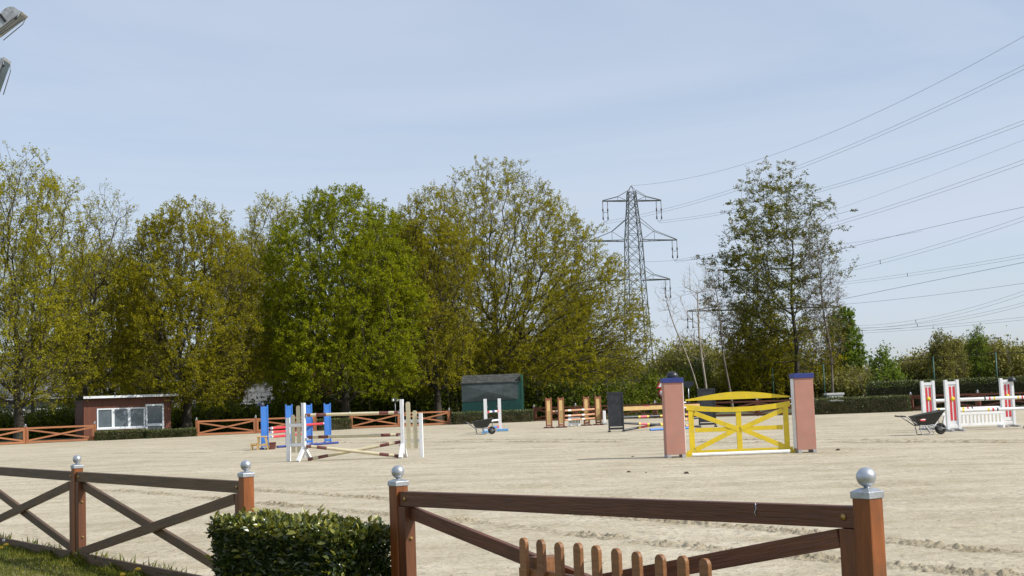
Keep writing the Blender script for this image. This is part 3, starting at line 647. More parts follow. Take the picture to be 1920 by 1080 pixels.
# ------------------------------------------------------------------ jump: pink pillars and yellow gate
def pillar(label, P, rz, side, helmet=False):
    r = thing('jump_pillar', label, 'jump pillar', P, rz, group='pink pillars of the yellow gate jump')
    wd, dp = .51, .44
    bevel(MB().box((0, 0, 1.04), (wd, dp, 1.92)).build('body', M_PINK, r), .008)
    bevel(MB().box((0, 0, 2.06), (wd + .05, dp + .05, .13)).build('cap', M_CAPB, r), .008)
    for x in (-.2, .2):
        bevel(MB().box((x, 0, .04), (.10, dp + .10, .08)).build('foot', M_GREY, r), .006)
    bevel(MB().box((side * (wd / 2 + .012), -.02, 1.05), (.022, .30, 1.86)).build('cup_track', M_WHITE, r), .003)
    for z in (1.36, 1.50): MB().box((side * (wd / 2 + .06), -.02, z - .04), (.08, .07, .035)).build('pole_cup', M_WHITE, r)
    return r
GL, GR = px(1266, 36.0), px(1510, 36.15)
gdir = (GR - GL).normalized(); grz = math.atan2(gdir.y, gdir.x)
pillar('left pink jump pillar with blue cap and a black helmet on top', GL, grz, 1)
pillar('right pink jump pillar with plain blue cap', GR, grz, -1)
gm = (GL + GR) / 2; GW = (GR - GL).length - .51
gt = thing('yellow_gate', 'yellow wooden gate with crossed braces hung between pink pillars', 'jump gate', gm, grz)
xs = np.linspace(-GW / 2 + .10, GW / 2 - .10, 15); c = xs / (GW / 2)
top = 1.285 + .125 * c ** 2; hi = top; lo = top - (.125 + .02 * np.abs(c))
hs = 2.71 / 2
b = MB(); b.strip(list(xs), list(lo), list(hi), -.03, .03); b.build('top_rail', M_YEL, gt)
for x in (-hs + .07, 0, hs - .07):
    bevel(MB().box((x, 0.004, .70 if x else .66), (.14, .045, 1.10)).build('upright', M_YEL, gt), .003)
bevel(MB().box((0, 0, .11), (2.86, .05, .11)).build('bottom_rail', M_YEL, gt), .003)
for s in (-1, 1):
    bevel(MB().box((s * .66, -.003, .70), (1.06, .04, .115)).build('middle_rail', M_YEL, gt), .003)
    bevel(MB().box((s * 1.40, 0, .05), (.16, .09, .10)).build('foot', M_YEL, gt), .003)
    for z in (.18, 1.16):
        p0 = Vector((s * 1.20, -.010 if z < 1 else -.016, z)); p1 = Vector((s * .05, -.010 if z < 1 else -.016, .70))
        bar('brace', gt, p0, p1, .04, .125, M_YEL, bev=.003)
tp = thing('arched_plank', 'arched yellow plank resting above the yellow gate', 'jump plank', gm, grz)
xs = np.linspace(-GW / 2 + .09, GW / 2 - .09, 21); c = xs / (GW / 2 - .09)
b = MB(); b.strip(list(xs), [1.495] * 21, list(1.53 + .165 * np.cos(c * math.pi / 2) ** 1.15), -.02, .02); b.build('plank', M_YEL, tp)
gn = Vector((gdir.y, -gdir.x, 0))
pole('ground_pole', 'plain white pole lying on the sand before the yellow gate', gm + gn * .16 - gdir * 1.33 + Vector((0, 0, .052)), gm + gn * .13 + gdir * 1.31 + Vector((0, 0, .052)), .052, [M_WHITE], [(1, 0)])

def helmet(label, P, rz, m=None):
    r = thing('riding_helmet', label, 'helmet', P, rz, group='riding helmets left on jump standards')
    prof = [(.135, 0), (.142, .03), (.138, .075), (.118, .12), (.08, .152), (.035, .168), (.001, .172)]
    MB().lathe(prof, n=24, sx=1.12, sy=.95).build('shell', m or M_BLACK, r)
    b = MB(); vs = []; n = 9
    for k in range(n):
        a = -1.05 + 2.1 * k / (n - 1); vs.append((.142 * 1.12 * math.cos(a) - .01, .13 * math.sin(a), .022))
    for k in range(n):
        a = -1.05 + 2.1 * k / (n - 1); vs.append((.215 * 1.02 * math.cos(a), .14 * math.sin(a), .006))
    up_ = [(v[0], v[1], v[2] + .008) for v in vs]
    f = []
    for k in range(n - 1): f += [(k, n + k, n + k + 1, k + 1), (2 * n + k, 2 * n + k + 1, 3 * n + k + 1, 3 * n + k), (n + k, 3 * n + k, 3 * n + k + 1, n + k + 1)]
    b.add(vs + up_, f); b.build('peak', m or M_BLACK, r)
    b = MB(); b.lathe([(.012, .168), (.016, .174), (.001, .18)], n=10); b.build('button', m or M_BLACK, r)
    return r
M_HELM = mat('helmet_navy', (0.022, 0.030, 0.055), .4, .1)
helmet('black riding helmet on top of the left pink pillar', GL + Vector((.02, 0, 2.126)), math.pi * .95)

# ------------------------------------------------------------------ jump: cream and maroon cross jump
def picket_wing(label, P, rz, tall=1.83):
    r = thing('jump_standard', label, 'jump standard', P, rz, group='white wing standards of the cross jump')
    bevel(MB().box((0, 0, tall / 2 + .06), (.11, .10, tall - .12)).build('tall_post', M_WHITE, r), .006)
    bevel(MB().box((.60, 0, .69), (.11, .10, 1.38)).build('short_post', M_WHITE, r), .006)
    for z in (.52, 1.14): bevel(MB().box((.30, .03, z), (.52, .035, .10)).build('cross_rail', M_WHITE, r), .004)
    for x, h in ((.20, tall - .08), (.41, tall - .36)):
        wd = .068; o = [(-wd, .28), (wd, .28), (wd, h - wd)] + [(wd * math.cos(R_(q)), h - wd + wd * math.sin(R_(q))) for q in range(20, 180, 20)] + [(-wd, h - wd)]
        k = MB(); k.prism(o, -.02, .012); k.build('picket', M_CREAM, r, (x, 0, 0))
    for s in (-1, 1):
        bar('foot_leg', r, (0, s * .03, .42), (0.0, s * .36, .02), .11, .075, M_WHITE)
    for z in (.40, .70, 1.42): MB().box((-.085, -.02, z), (.07, .09, .05)).build('pole_cup', M_GREY, r)
    return r
# legs of the photo's standards splay sideways as well; turn the wings a little
CL, CR = px(571, 42.2), px(756, 42.1)
cd = (CR - CL).normalized(); crz = math.atan2(cd.y, cd.x)
picket_wing('white wing with two cream pickets at the left of the maroon-banded cross jump', CL, crz + math.pi - .42)
picket_wing('white wing with two cream pickets at the right of the maroon-banded cross jump', CR, crz - .12)
band = [(.055, 1), (.115, 0), (.22, 1), (.78, 0), (.88, 1), (.94, 0), (1, 1)]
nC = Vector((cd.y, -cd.x, 0))
ZV = Vector((0, 0, 1))
pole('jump_pole', 'top cream pole with maroon bands on the cross jump', CL + cd * .06 + ZV * 1.44, CR - cd * .06 + ZV * 1.42, .052, [M_CREAM, M_MAROON], band, group='cream and maroon jump poles')
pole('jump_pole', 'level second cream pole with maroon bands, above the crossed pair', CL + cd * .06 + ZV * .74 - nC * .3, CR - cd * .06 + ZV * .72 - nC * .3, .052, [M_CREAM, M_MAROON], band, group='cream and maroon jump poles')
pole('jump_pole', 'crossed cream pole with maroon bands sloping down to the right', CL + cd * .08 + ZV * .48 + nC * .09, CR - cd * .08 + ZV * .055 + nC * .09, .052, [M_CREAM, M_MAROON], band, group='cream and maroon jump poles')
pole('jump_pole', 'crossed cream pole with maroon bands sloping up to the right', CL + cd * .10 + ZV * .055 - nC * .05, CR - cd * .08 + ZV * .50 - nC * .05, .052, [M_CREAM, M_MAROON], band, group='cream and maroon jump poles')

# ------------------------------------------------------------------ panel standards (blue, brown, black, white/red)
def panel_standard(label, P, rz, wd, h, mpost, mpanel, mfoot, group, depth=.12, horn=.06, foot=.8, decor=None, postw=.07, cat='jump standard', py=-.01):
    r = thing('jump_standard', label, cat, P, rz, group=group)
    for s in (-1, 1):
        bevel(MB().box((s * (wd / 2 - postw / 2), 0, h / 2 + .04), (postw, depth, h - .08)).build('side_post', mpost, r), .005)
        bevel(MB().box((s * (wd / 2 - postw / 2), 0, .035), (.10, foot, .07)).build('foot', mfoot, r), .008)
    iw = wd - 2 * postw
    bevel(MB().box((0, py, (h - horn) / 2 + .10), (iw - .004, .045, h - horn - .30)).build('panel', mpanel, r), .003)
    bevel(MB().box((0, 0, h - horn - .05), (iw - .004, depth - .02, .10)).build('cross_rail', mpost, r), .004)
    bevel(MB().box((0, 0, .16), (iw - .004, depth - .02, .10)).build('cross_rail', mpost, r), .004)
    if decor == 'redwhite':
        for s in (-1, 1): MB().box((s * .066, -.037, (h - horn) / 2 + .10), (.078, .010, h - .62)).build('red_stripe', M_RED, r)
        b = MB(); b.lathe([(.001, 0), (.075, 0), (.075, .012), (.001, .014)], n=20); o = b.build('yellow_disc', M_YEL2, r, (0, -.042, 1.16)); o.rotation_euler = (math.pi / 2, 0, 0)
    if decor == 'slots':
        for x in (-.055, 0, .055): MB().box((x, -.036, .62), (.010, .008, .72)).build('slot', M_BLACK, r)
    if decor == 'trim':
        for z in (.45, 1.35): MB().box((0, -.036, z), (iw - .06, .008, .03)).build('trim_strip', M_BLACK, r)
    return r

# blue oxer
BL = [px(497, 56.0), px(543, 57.9), px(580, 60.0), px(615, 61.2)]
gB = 'blue standards of the red pole jump'
for P, lab in zip(BL, ('blue jump standard with a dark helmet on it, beside the wooden step', 'blue jump standard second from the left, partly behind cream pickets', 'blue jump standard third from the left, behind the tall white post', 'rightmost blue jump standard at the end of the red pole')):
    panel_standard(lab, P, .30, .30, 1.84, M_BLUE, M_BLUE, M_DBLUE, gB, depth=.20, decor=None, postw=.045, py=-.06)
for z, lab in ((.50, 'lowest of the three red poles on the blue jump'), (.69, 'middle of the three red poles on the blue jump'), (.86, 'top one of the three stacked red poles on the blue jump')):
    d_ = (BL[2] - BL[0]).normalized()
    pole('jump_pole', lab, BL[0] + d_ * .22 + ZV * z + Vector((.16, 0, 0)), BL[2] - d_ * .2 + ZV * z + Vector((-.1, 0, 0)), .055, [M_RED, M_WHITE], [(.03, 1), (.97, 0), (1, 1)], group='red jump poles')
d_ = (BL[3] - BL[1]).normalized()
pole('jump_pole', 'single red pole ending at the rightmost blue standard', BL[1] + d_ * .2 + ZV * .90 + Vector((.14, 0, 0)), BL[3] - d_ * .1 + ZV * .92 + Vector((-.14, 0, 0)), .055, [M_RED, M_WHITE], [(.03, 1), (.97, 0), (1, 1)], group='red jump poles')
helmet('dark blue-grey riding helmet on the leftmost blue standard', BL[0] + Vector((-.13, -.02, 1.80)), math.pi * .9, M_HELM)
# wooden mounting step
sp_ = px(488, 55.3); st = thing('mounting_step', 'small wooden two-tread mounting step beside the leftmost blue standard', 'step stool', sp_, .1)
for y in (-.22, .22):
    bar('leg', st, (-.10, y, 0), (-.06, y, .52), .05, .07, M_TAN); bar('leg', st, (.34, y, 0), (.22, y, .52), .05, .07, M_TAN); bar('leg', st, (-.34, y, 0), (-.34, y, .22), .05, .06, M_TAN)
    bar('side_rail', st, (-.34, y, .20), (.28, y, .20), .045, .06, M_TAN)
bevel(MB().box((.08, 0, .545), (.40, .56, .045)).build('top_tread', M_TAN, st), .004); bevel(MB().box((-.27, 0, .25), (.26, .56, .045)).build('lower_tread', M_TAN, st), .004)
bk = thing('bucket', 'dark red square tub on the sand beside the mounting step', 'bucket', px(511, 55.6), .2)
b = MB(); a, t_ = .11, .145
b.add([(-a, -a, 0), (a, -a, 0), (a, a, 0), (-a, a, 0), (-t_, -t_, .29), (t_, -t_, .29), (t_, t_, .29), (-t_, t_, .29), (-t_ + .012, -t_ + .012, .29), (t_ - .012, -t_ + .012, .29), (t_ - .012, t_ - .012, .29), (-t_ + .012, t_ - .012, .29), (-a + .01, -a + .01, .02), (a - .01, -a + .01, .02), (a - .01, a - .01, .02), (-a + .01, a - .01, .02)],
      [(0, 3, 2, 1), (0, 1, 5, 4), (1, 2, 6, 5), (2, 3, 7, 6), (3, 0, 4, 7), (4, 5, 9, 8), (5, 6, 10, 9), (6, 7, 11, 10), (7, 4, 8, 11), (8, 9, 13, 12), (9, 10, 14, 13), (10, 11, 15, 14), (11, 8, 12, 15), (12, 13, 14, 15)])
b.build('tub', M_MAROON, bk); MB().box((0, -.15, .275), (.30, .02, .03)).build('rim', M_MAROON, bk)
pole('ground_pole', 'dark blue pole on the sand under the red poles', px(520, 57.2) + ZV * .05, px(634, 60.4) + ZV * .05, .05, [M_DBLUE, M_LBLUE], [(.4, 0), (.5, 1), (1, 0)])

# small red, white and blue jump with two white posts
WA, WB = px(911.5, 69.8), px(938, 73.0); wd_ = (WB - WA).normalized()
for P, lab, f in ((WA, 'left white post of the small red, white and blue jump, behind the wheelbarrow', 0), (WB, 'right white post with pale blue foot on the small red, white and blue jump', 1)):
    r = thing('jump_standard', lab, 'jump standard', P, 0, group='white posts of the small striped jump')
    bevel(MB().box((0, 0, .91), (.17, .14, 1.74)).build('post', M_WHITE, r), .006)
    bevel(MB().box((.12, 0, .07), (.66, .40, .14)).build('foot', M_LBLUE, r), .02)
    for z in (.30, .66, 1.10, 1.45): MB().box((.10 if not f else -.10, -.03, z - .08), (.07, .08, .05)).build('pole_cup', M_GREY, r)
for z, lab, st_ in ((1.10, 'top red, white and blue pole between the two white posts', [(.12, 2), (.38, 0), (.62, 1), (.85, 0), (1, 2)]), (.62, 'plain white middle pole between the two white posts', [(1, 0)]), (.25, 'lowest white and blue pole with red ends between two white posts', [(.12, 2), (.3, 0), (.8, 1), (1, 2)])):
    pole('jump_pole', lab, WA + Vector((.10, .1, z)), WB + Vector((-.10, -.1, z)), .055 if z < 1.2 else .05, [M_WHITE, M_DBLUE if z > 1 else M_BLUE, M_RED], st_, group='red, white and blue poles')

# brown oxer with tan panels
DD = [px(1030, 76.4), px(1053, 76.6), px(1100.5, 79.4), px(1122.5, 79.6)]
M_BRN = mat('brown_stain', (0.24, 0.085, 0.038), .55, .2, 5); M_ORNG = mat('apricot_pole', (0.52, 0.27, 0.15), .5, .1, 4, dirt=(.5, .42, .33), dirt_amt=.5)
gD = 'brown standards with tan panels'
for P, lab in zip(DD, ('leftmost brown standard with tan panel', 'second brown standard with tan panel from the left', 'third brown standard with tan panel from the left', 'rightmost brown standard with tan panel, beside the white block')):
    panel_standard(lab, P, .3, .36, 1.74, M_BRN, M_TAN, M_MAROON, gD, decor='slots', postw=.06, foot=.9)
for A, B, z, lab in ((1, 3, .96, 'upper front apricot pole on the brown jump'), (1, 3, .66, 'middle front apricot pole on the brown jump'), (1, 3, .42, 'lowest front apricot pole on the brown jump'), (0, 2, .94, 'rear apricot pole between the back brown standards')):
    pole('jump_pole', lab, DD[A] + Vector((.20, 0, z)), DD[B] + Vector((-.20, 0, z)), .055, [M_ORNG, M_WHITE], [(.1, 0), (.18, 1), (.55, 0), (.63, 1), (1, 0)], group='apricot jump poles')
def slat_filler(label, A, B, h, mfr, mslat, nsl, z0=.06):
    A, B = Vector(A), Vector(B); d = B - A; L = d.length
    r = thing('slatted_filler', label, 'jump filler', A, math.atan2(d.y, d.x))
    bevel(MB().box((L / 2, 0, z0 + .05), (L, .05, .10)).build('bottom_rail', mfr, r), .004); bevel(MB().box((L / 2, 0, z0 + h - .05), (L, .05, .10)).build('top_rail', mfr, r), .004)
    for k in range(nsl):
        MB().box((L * (k + .5) / nsl, .0, z0 + h / 2), (L / nsl * .58, .03, h - .204)).build('slat', mslat, r)
    for x in (.12, L - .12): MB().box((x, 0, z0 / 2), (.07, .45, z0 - .002)).build('foot', mfr, r)
    return r
slat_filler('low white and green slatted filler behind the brown jump', px(1066, 80.5), px(1088, 80.3), .44, M_WHITE, M_GREEN, 8)
wb = thing('white_block', 'white stepped block beside the rightmost brown standard', 'block', px(1133.5, 79.5), 0)
bevel(MB().box((0, 0, .42), (.17, .4, .84)).build('upper_block', M_WHITE, wb), .02); bevel(MB().box((0.03, 0, .08), (.30, .5, .155)).build('foot_block', M_GREY, wb), .02)

# black jump
KA, KB = px(1156, 63.4), px(1327, 66.0); kd = (KB - KA).normalized()
gK = 'black panel standards'
panel_standard('left black panel standard of the jump with black, pink and yellow poles', KA, .08, .74, 1.88, M_BLACK, M_BLACK, M_BLACK, gK, decor='trim', postw=.06, horn=.0, foot=.35)
panel_standard('right black panel standard seen behind the yellow gate', KB, .05, .86, 1.90, M_BLACK, M_BLACK, M_BLACK, gK, decor='trim', postw=.06, horn=.0, foot=.35)
M_ROSE = mat('rose_band', (0.62, 0.10, 0.14), .45, .1, 5)
b1 = [(.10, 0), (.19, 0), (.215, 2), (.30, 1), (.325, 2), (.47, 0), (.495, 2), (.58, 1), (.605, 2), (.80, 0), (.82, 2), (.88, 1), (.90, 2), (1, 0)]
ka, kb = KA + kd * .40, KB - kd * .44
pk_ = thing('jump_plank', 'flat tan plank across the top of the black jump', 'jump plank', ka, math.atan2(kd.y, kd.x)); Lk = (kb - ka).length
bevel(MB().box((Lk / 2, 0, 1.07), (Lk, .035, .19)).build('plank', M_TAN, pk_), .004)
for x in (.30, .62): MB().box((Lk * x, -.001, 1.155), (.34, .041, .03)).build('pink_edge_band', M_ROSE, pk_)
pole('jump_pole', 'upper black, pink and yellow pole below the tan plank', ka + ZV * .66, kb + ZV * .66, .055, [M_BLACK, M_ROSE, M_YEL2], b1, group='black, pink and yellow poles')
pole('jump_pole', 'crossed black, pink and yellow pole sloping down to the right', ka + ZV * .40 + Vector((0, -.09, 0)), kb + ZV * .06 + Vector((0, -.09, 0)), .055, [M_BLACK, M_ROSE, M_YEL2], b1, group='black, pink and yellow poles')
pole('jump_pole', 'crossed black, pink and yellow pole sloping up to the right', ka + ZV * .06 + Vector((0, .06, 0)), kb + ZV * .50 + Vector((0, .06, 0)), .055, [M_BLACK, M_ROSE, M_YEL2], b1, group='black, pink and yellow poles')
pole('ground_pole', 'blue pole on the sand in front of the black jump', px(1219, 63.0) + ZV * .055, px(1300, 64.2) + ZV * .055, .055, [M_BLUE], [(1, 0)])

# white oxer with red stripes on the right
WD = [px(1744, 50.6), px(1789, 48.2), px(1892, 50.8), px(1942, 48.4)]
gW = 'white standards with red stripes'
for P, lab in zip(WD, ('white red-striped standard behind the wheelbarrow, leftmost of its jump', 'white red-striped standard just right of the wheelbarrow tray', 'white red-striped standard with a black helmet hung on it', 'white red-striped standard at the right edge of the picture')):
    panel_standard(lab, P, .06, .52, 1.84, M_WHITE, M_WHITE, M_GREY, gW, decor='redwhite', postw=.10, foot=.95, depth=.14)
helmet('black riding helmet on the right red-striped white standard', WD[2] + Vector((.20, -.03, 1.70)), -.3)
w1 = [(.36, 0), (.385, 2), (.43, 0), (.455, 1), (.50, 0), (.525, 3), (.86, 0), (.885, 3), (.92, 0), (.945, 1), (.97, 0), (.99, 2), (1, 0)]
w2 = [(.02, 0), (.05, 3), (.40, 0), (.43, 3), (.47, 0), (.50, 1), (.54, 0), (.565, 2), (1, 0)]
for A, B, z, st_, lab in ((1, 3, 1.12, w1, 'upper front white pole with black, red and yellow bands on the right jump'), (1, 3, .72, w2, 'lower front white pole with yellow, red and black bands on the right jump'),
                          (0, 2, 1.08, w1, 'upper rear white pole with coloured bands on the right jump'), (0, 2, .74, w2, 'lower rear white pole with coloured bands on the right jump')):
    pole('jump_pole', lab, WD[A] + Vector((.27, 0, z)), WD[B] + Vector((-.27 if A == 1 else -.27, 0, z)), .06, [M_WHITE, M_RED, M_BLACK, M_YEL2], st_, group='white banded jump poles')
slat_filler('low white slatted filler under the front poles of the right jump', WD[0] + Vector((.32, -.55, 0)), WD[2] + Vector((-.30, -.3, 0)), .52, M_WHITE, M_WHITE, 16, z0=.10)

# ------------------------------------------------------------------ wheelbarrows
def wheelbarrow(label, P, rz, logo=False, blue=False):
    r = thing('wheelbarrow', label, 'wheelbarrow', P, rz, group='wheelbarrows on the sand')
    b = MB()
    def ring(x0, x1, z0, z1, w0, w1, ins=0):
        return [(x0 + ins, -w0 + ins, z0), (x1 - ins, -w1 + ins, z1), (x1 - ins, w1 - ins, z1), (x0 + ins, w0 - ins, z0)]
    bo = ring(-.76, -.20, .31, .35, .19, .17); to = ring(-.93, .13, .63, .82, .33, .30); ti = ring(-.93, .13, .63, .82, .33, .30, .02); bi = ring(-.76, -.20, .335, .375, .19, .17, .02)
    q = lambda a: [(a + k, a + (k + 1) % 4, a + 4 + (k + 1) % 4, a + 4 + k) for k in range(4)]
    b.add(bo + to + ti + bi, [(3, 2, 1, 0)] + q(0) + q(4) + q(8) + [(12, 13, 14, 15)])
    bevel(b.build('tub', M_TUB, r), .012, 3)
    b = MB(); rim = [Vector(v) for v in to]
    b.tube(rim + [rim[0]], .014, 8); b.build('tub_rim', M_TUB, r)
    for s in (-1, 1):
        MB().tube([(-1.38, s * .29, .665), (-1.22, s * .285, .645), (-.80, s * .22, .33), (-.10, s * .10, .29), (.10, s * .08, .20), (.19, s * .07, .2)], .017, 8).build('handle_tube', M_STEEL, r)
        MB().tube([(-1.42, s * .29, .67), (-1.24, s * .286, .648)], .024, 8).build('grip', M_RUB, r)
        MB().tube([(-.76, s * .22, .31), (-.70, s * .24, .03), (-.62, s * .24, .012), (-.30, s * .20, .02), (-.26, s * .18, .05), (-.44, s * .17, .30)], .015, 8).build('leg', M_STEEL, r)
        MB().tube([(.10, s * .24, .62), (.02, s * .09, .21)], .013, 8).build('front_strut', M_STEEL, r)
    b = MB(); R2, r2 = .145, .052; vs = []; n, k2 = 24, 10
    for i in range(n):
        for j in range(k2):
            a, c = 6.2832 * i / n, 6.2832 * j / k2; rr_ = R2 + r2 * math.cos(c); vs.append((rr_ * math.cos(a), r2 * 1.05 * math.sin(c), rr_ * math.sin(a)))
    b.add(vs, [(i * k2 + j, i * k2 + (j + 1) % k2, ((i + 1) % n) * k2 + (j + 1) % k2, ((i + 1) % n) * k2 + j) for i in range(n) for j in range(k2)], 0, True)
    wh = b.build('wheel', M_RUB, r, (.04, 0, .197))
    b = MB(); b.lathe([(.001, -.03), (.095, -.03), (.105, 0), (.095, .03), (.001, .03)], n=20); o = b.build('hub', M_STEEL, wh); o.rotation_euler = (math.pi / 2, 0, 0)
    if logo:
        b = MB(); n = 18
        vs = [(.105 * math.cos(6.2832 * k / n), 0, .05 * math.sin(6.2832 * k / n)) for k in range(n)]
        b.add(vs, [tuple(range(n))]); vs2 = [(.085 * math.cos(6.2832 * k / n) + .02, -.002, .012 + .016 * math.sin(6.2832 * k / n)) for k in range(n)]; b.add(vs2, [tuple(range(n))], 1)
        o = b.build('oval_emblem', [M_SIGNR, M_SIGNW], r, (-.66, -.285, .52)); o.rotation_euler = (-.42, 0, -.03)
    if blue:
        b = MB(); b.box((-.55, 0, .60), (.42, .36, .10)); bevel(b.build('blue_sack', M_LBLUE, r), .04, 3)
    return r
wheelbarrow('black wheelbarrow with a red oval emblem beside the red-striped jump', px(1762, 45.6), .06, logo=True)
wheelbarrow('dark wheelbarrow in front of the small jump with two white posts', px(921, 67.4), .12)

# ------------------------------------------------------------------ timber cabin
ca = px(157, 96.0); cdir = Vector((.90, .44, 0)).normalized()
cb = thing('timber_cabin', 'low red-brown timber cabin with white windows and flat white-edged roof', 'cabin', ca, math.atan2(cdir.y, cdir.x))
W_, D_, H_ = 6.20, 4.2, 2.86
# local: X along the front, front at y=0, inside +Y. wall pieces leave openings for window band and door
wx0, wx1, wz0, wz1 = .92, 4.32, .66, 2.12; dx0, dx1, dz1 = 4.36, 5.68, 2.32
b = MB()
for (x0, x1, z0, z1) in ((0, wx0, 0, H_), (wx0, wx1, 0, wz0), (wx0, wx1, wz1, H_), (wx1, dx0, 0, H_), (dx0, dx1, dz1, H_), (dx1, W_, 0, H_)):
    b.box(((x0 + x1) / 2, .06, (z0 + z1) / 2), (x1 - x0, .12, z1 - z0))
b.box((.06, D_ / 2 + .06, (H_ - .1) / 2), (.12, D_ - .12, H_ - .1)); b.box((W_ - .06, D_ / 2 + .06, (H_ - .1) / 2), (.12, D_ - .12, H_ - .1)); b.box((W_ / 2, D_ - .06, H_ / 2 - .1), (W_ - .24, .12, H_ - .2))
b.box((W_ / 2, D_ / 2, .03), (W_ - .24, D_ - .24, .06))
b.build('wall', M_CLAD, cb)
b = MB(); x = .01
rr = random.Random(2)
while x < W_ - .12:
    w_ = .145
    zz0, zz1 = 0, H_ - .02
    segs = [(0, H_ - .03)]
    if x + w_ > wx0 and x < wx1: segs = [(0, wz0 - .03), (wz1 + .03, H_ - .03)]
    if x + w_ > dx0 - .04 and x < dx1 + .02: segs = [(dz1 + .04, H_ - .03)]
    for (z0, z1) in segs: b.box((x + w_ / 2, -.011 - rr.uniform(0, .006), (z0 + z1) / 2), (w_ - .018, .02, z1 - z0))
    x += w_
for k in range(28): b.box((-.011 - rr.uniform(0, .006), .10 + k * .145, 1.36), (.02, .127, 2.72))
b.build('cladding_boards', M_CLAD, cb, kind='stuff')
MB().box((wx0 + 1.6, -.06, .33), (3.6, .10, .55)).build('brick_plinth', M_BRICK, cb)
MB().box((W_ / 2 + .20, D_ / 2 - .12, H_ + .05), (W_ + .50, D_ + .7, .13)).build('roof', M_FELT, cb)
bevel(MB().box((W_ / 2 + .20, -.50, H_ + .07), (W_ + .54, .05, .17)).build('roof_fascia', M_PVC, cb), .01)
fr_ = 0
for i in range(3):
    x0 = wx0 + i * (wx1 - wx0) / 3; x1 = x0 + (wx1 - wx0) / 3
    wn = MB(); t_ = .10
    for (a0, a1, z0, z1) in ((x0, x1, wz0, wz0 + t_), (x0, x1, wz1 - t_, wz1), (x0, x0 + t_, wz0 + t_, wz1 - t_), (x1 - t_, x1, wz0 + t_, wz1 - t_)):
        wn.box(((a0 + a1) / 2, .0, (z0 + z1) / 2), (a1 - a0 - .004, .09, z1 - z0 - .002))
    wo = wn.build('window', M_PVC, cb)
    MB().box(((x0 + x1) / 2, .02, (wz0 + wz1) / 2), (x1 - x0 - 2 * t_ - .004, .012, wz1 - wz0 - 2 * t_ - .004)).build('pane', M_GLASS, wo)
MB().box((wx0 + 1.7, -.10, wz0 - .045), (3.5, .2, .05)).build('window_sill', M_PVC, cb)
dn = MB(); t_ = .13
for (a0, a1, z0, z1) in ((dx0, dx0 + t_, .05, dz1), (dx1 - t_, dx1, .05, dz1), (dx0 + t_, dx1 - t_, dz1 - t_, dz1), (dx0 + t_, dx1 - t_, .72, .90), (dx0 + t_, dx1 - t_, .05, .25)):
    dn.box(((a0 + a1) / 2, -.01, (z0 + z1) / 2), (a1 - a0 - .003, .10, z1 - z0 - .002))
do = dn.build('door', M_PVC, cb)
for z0, z1 in ((.25, .72), (.90, dz1 - t_)): MB().box(((dx0 + dx1) / 2, .01, (z0 + z1) / 2), (dx1 - dx0 - 2 * t_ - .004, .012, z1 - z0 - .004)).build('pane', M_GLASS, do)
MB().tube([(dx0 + .06, -.07, .78), (dx0 + .06, -.13, .80), (dx0 + .06, -.13, 1.10), (dx0 + .06, -.07, 1.12)], .025, 8).build('handle', M_PVC, do)

# ------------------------------------------------------------------ dark green shed
sa_ = px(868, 104.5); sb = px(980, 104.5); SW = (sb - sa_).length; sdv = (sb - sa_).normalized()
sh = thing('green_shed', 'dark green metal shed with grey shutter and mossy roof behind a hedge', 'shed', sa_, math.atan2(sdv.y, sdv.x) - .05)
zb, zt = -.02, 3.62
b = MB(); n = 62
for k in range(n): b.box((SW * (k + .5) / n, .0 + (.02 if k % 2 else 0), .80), (SW / n - .002, .05, 1.66))
b.build('corrugated_front', M_SHEDG, sh, kind='stuff')
b = MB(); b.prism([(.05, 0), (SW - .05, 0), (SW - .05, 3.15), (.05, 3.15)], .06, 2.7); b.build('wall', M_SHEDG, sh)
b = MB()
for k in range(24): b.box((SW + (.02 if k % 2 else 0) - .01, .08 + k * .112, 1.85), (.05, .108, 3.6))
b.build('corrugated_side', M_GREEN, sh, kind='stuff')
# the hinged shutter, folded in four triangular facets
sx = SW; pts = [(-.02, -.05, 1.62), (sx - .30, -.05, 1.72), (sx - .30, -.02, 3.06), (-.02, -.02, 2.98), (sx * .45, -.16, 2.35), (sx * .02, -.055, 2.3), (sx * .90, -.055, 2.35)]
b = MB(); b.add(pts, [(0, 1, 4), (1, 2, 4), (2, 3, 4), (3, 0, 4)]); b.add([(p[0], p[1] + .06, p[2]) for p in pts[:4]], [(3, 2, 1, 0)])
b.add([pts[0], pts[1], pts[2], pts[3]] + [(p[0], p[1] + .06, p[2]) for p in pts[:4]], [(0, 4, 5, 1), (1, 5, 6, 2), (2, 6, 7, 3), (3, 7, 4, 0)])
b.build('shutter', M_SHUT, sh)
MB().box((sx * .46, -.06, 3.075), (sx * .96, .05, .06)).build('hinge_bar', M_STEEL, sh)
b = MB(); rg = random.Random(1); nx = 16
for i in range(nx):
    for j in range(4):
        x0, x1 = -.05 + (sx - .1) * i / nx, -.05 + (sx - .1) * (i + 1) / nx; y0, y1 = -.10 + .5 * j, .40 + .5 * j; z0, z1 = 3.10 + .16 * j, 3.26 + .16 * j
        o = rg.uniform(0, .03); b.add([(x0, y0, z0 + o), (x1, y0, z0 + o), (x1, y1, z1), (x0, y1, z1), (x0, y0, z0 - .04), (x1, y0, z0 - .04)], [(0, 1, 2, 3), (4, 5, 1, 0)])
b.build('roof', M_FELT, sh)
MB().box((sx + .02, .75, 3.38), (.10, 1.8, .42)).build('verge_board', M_GREEN, sh)

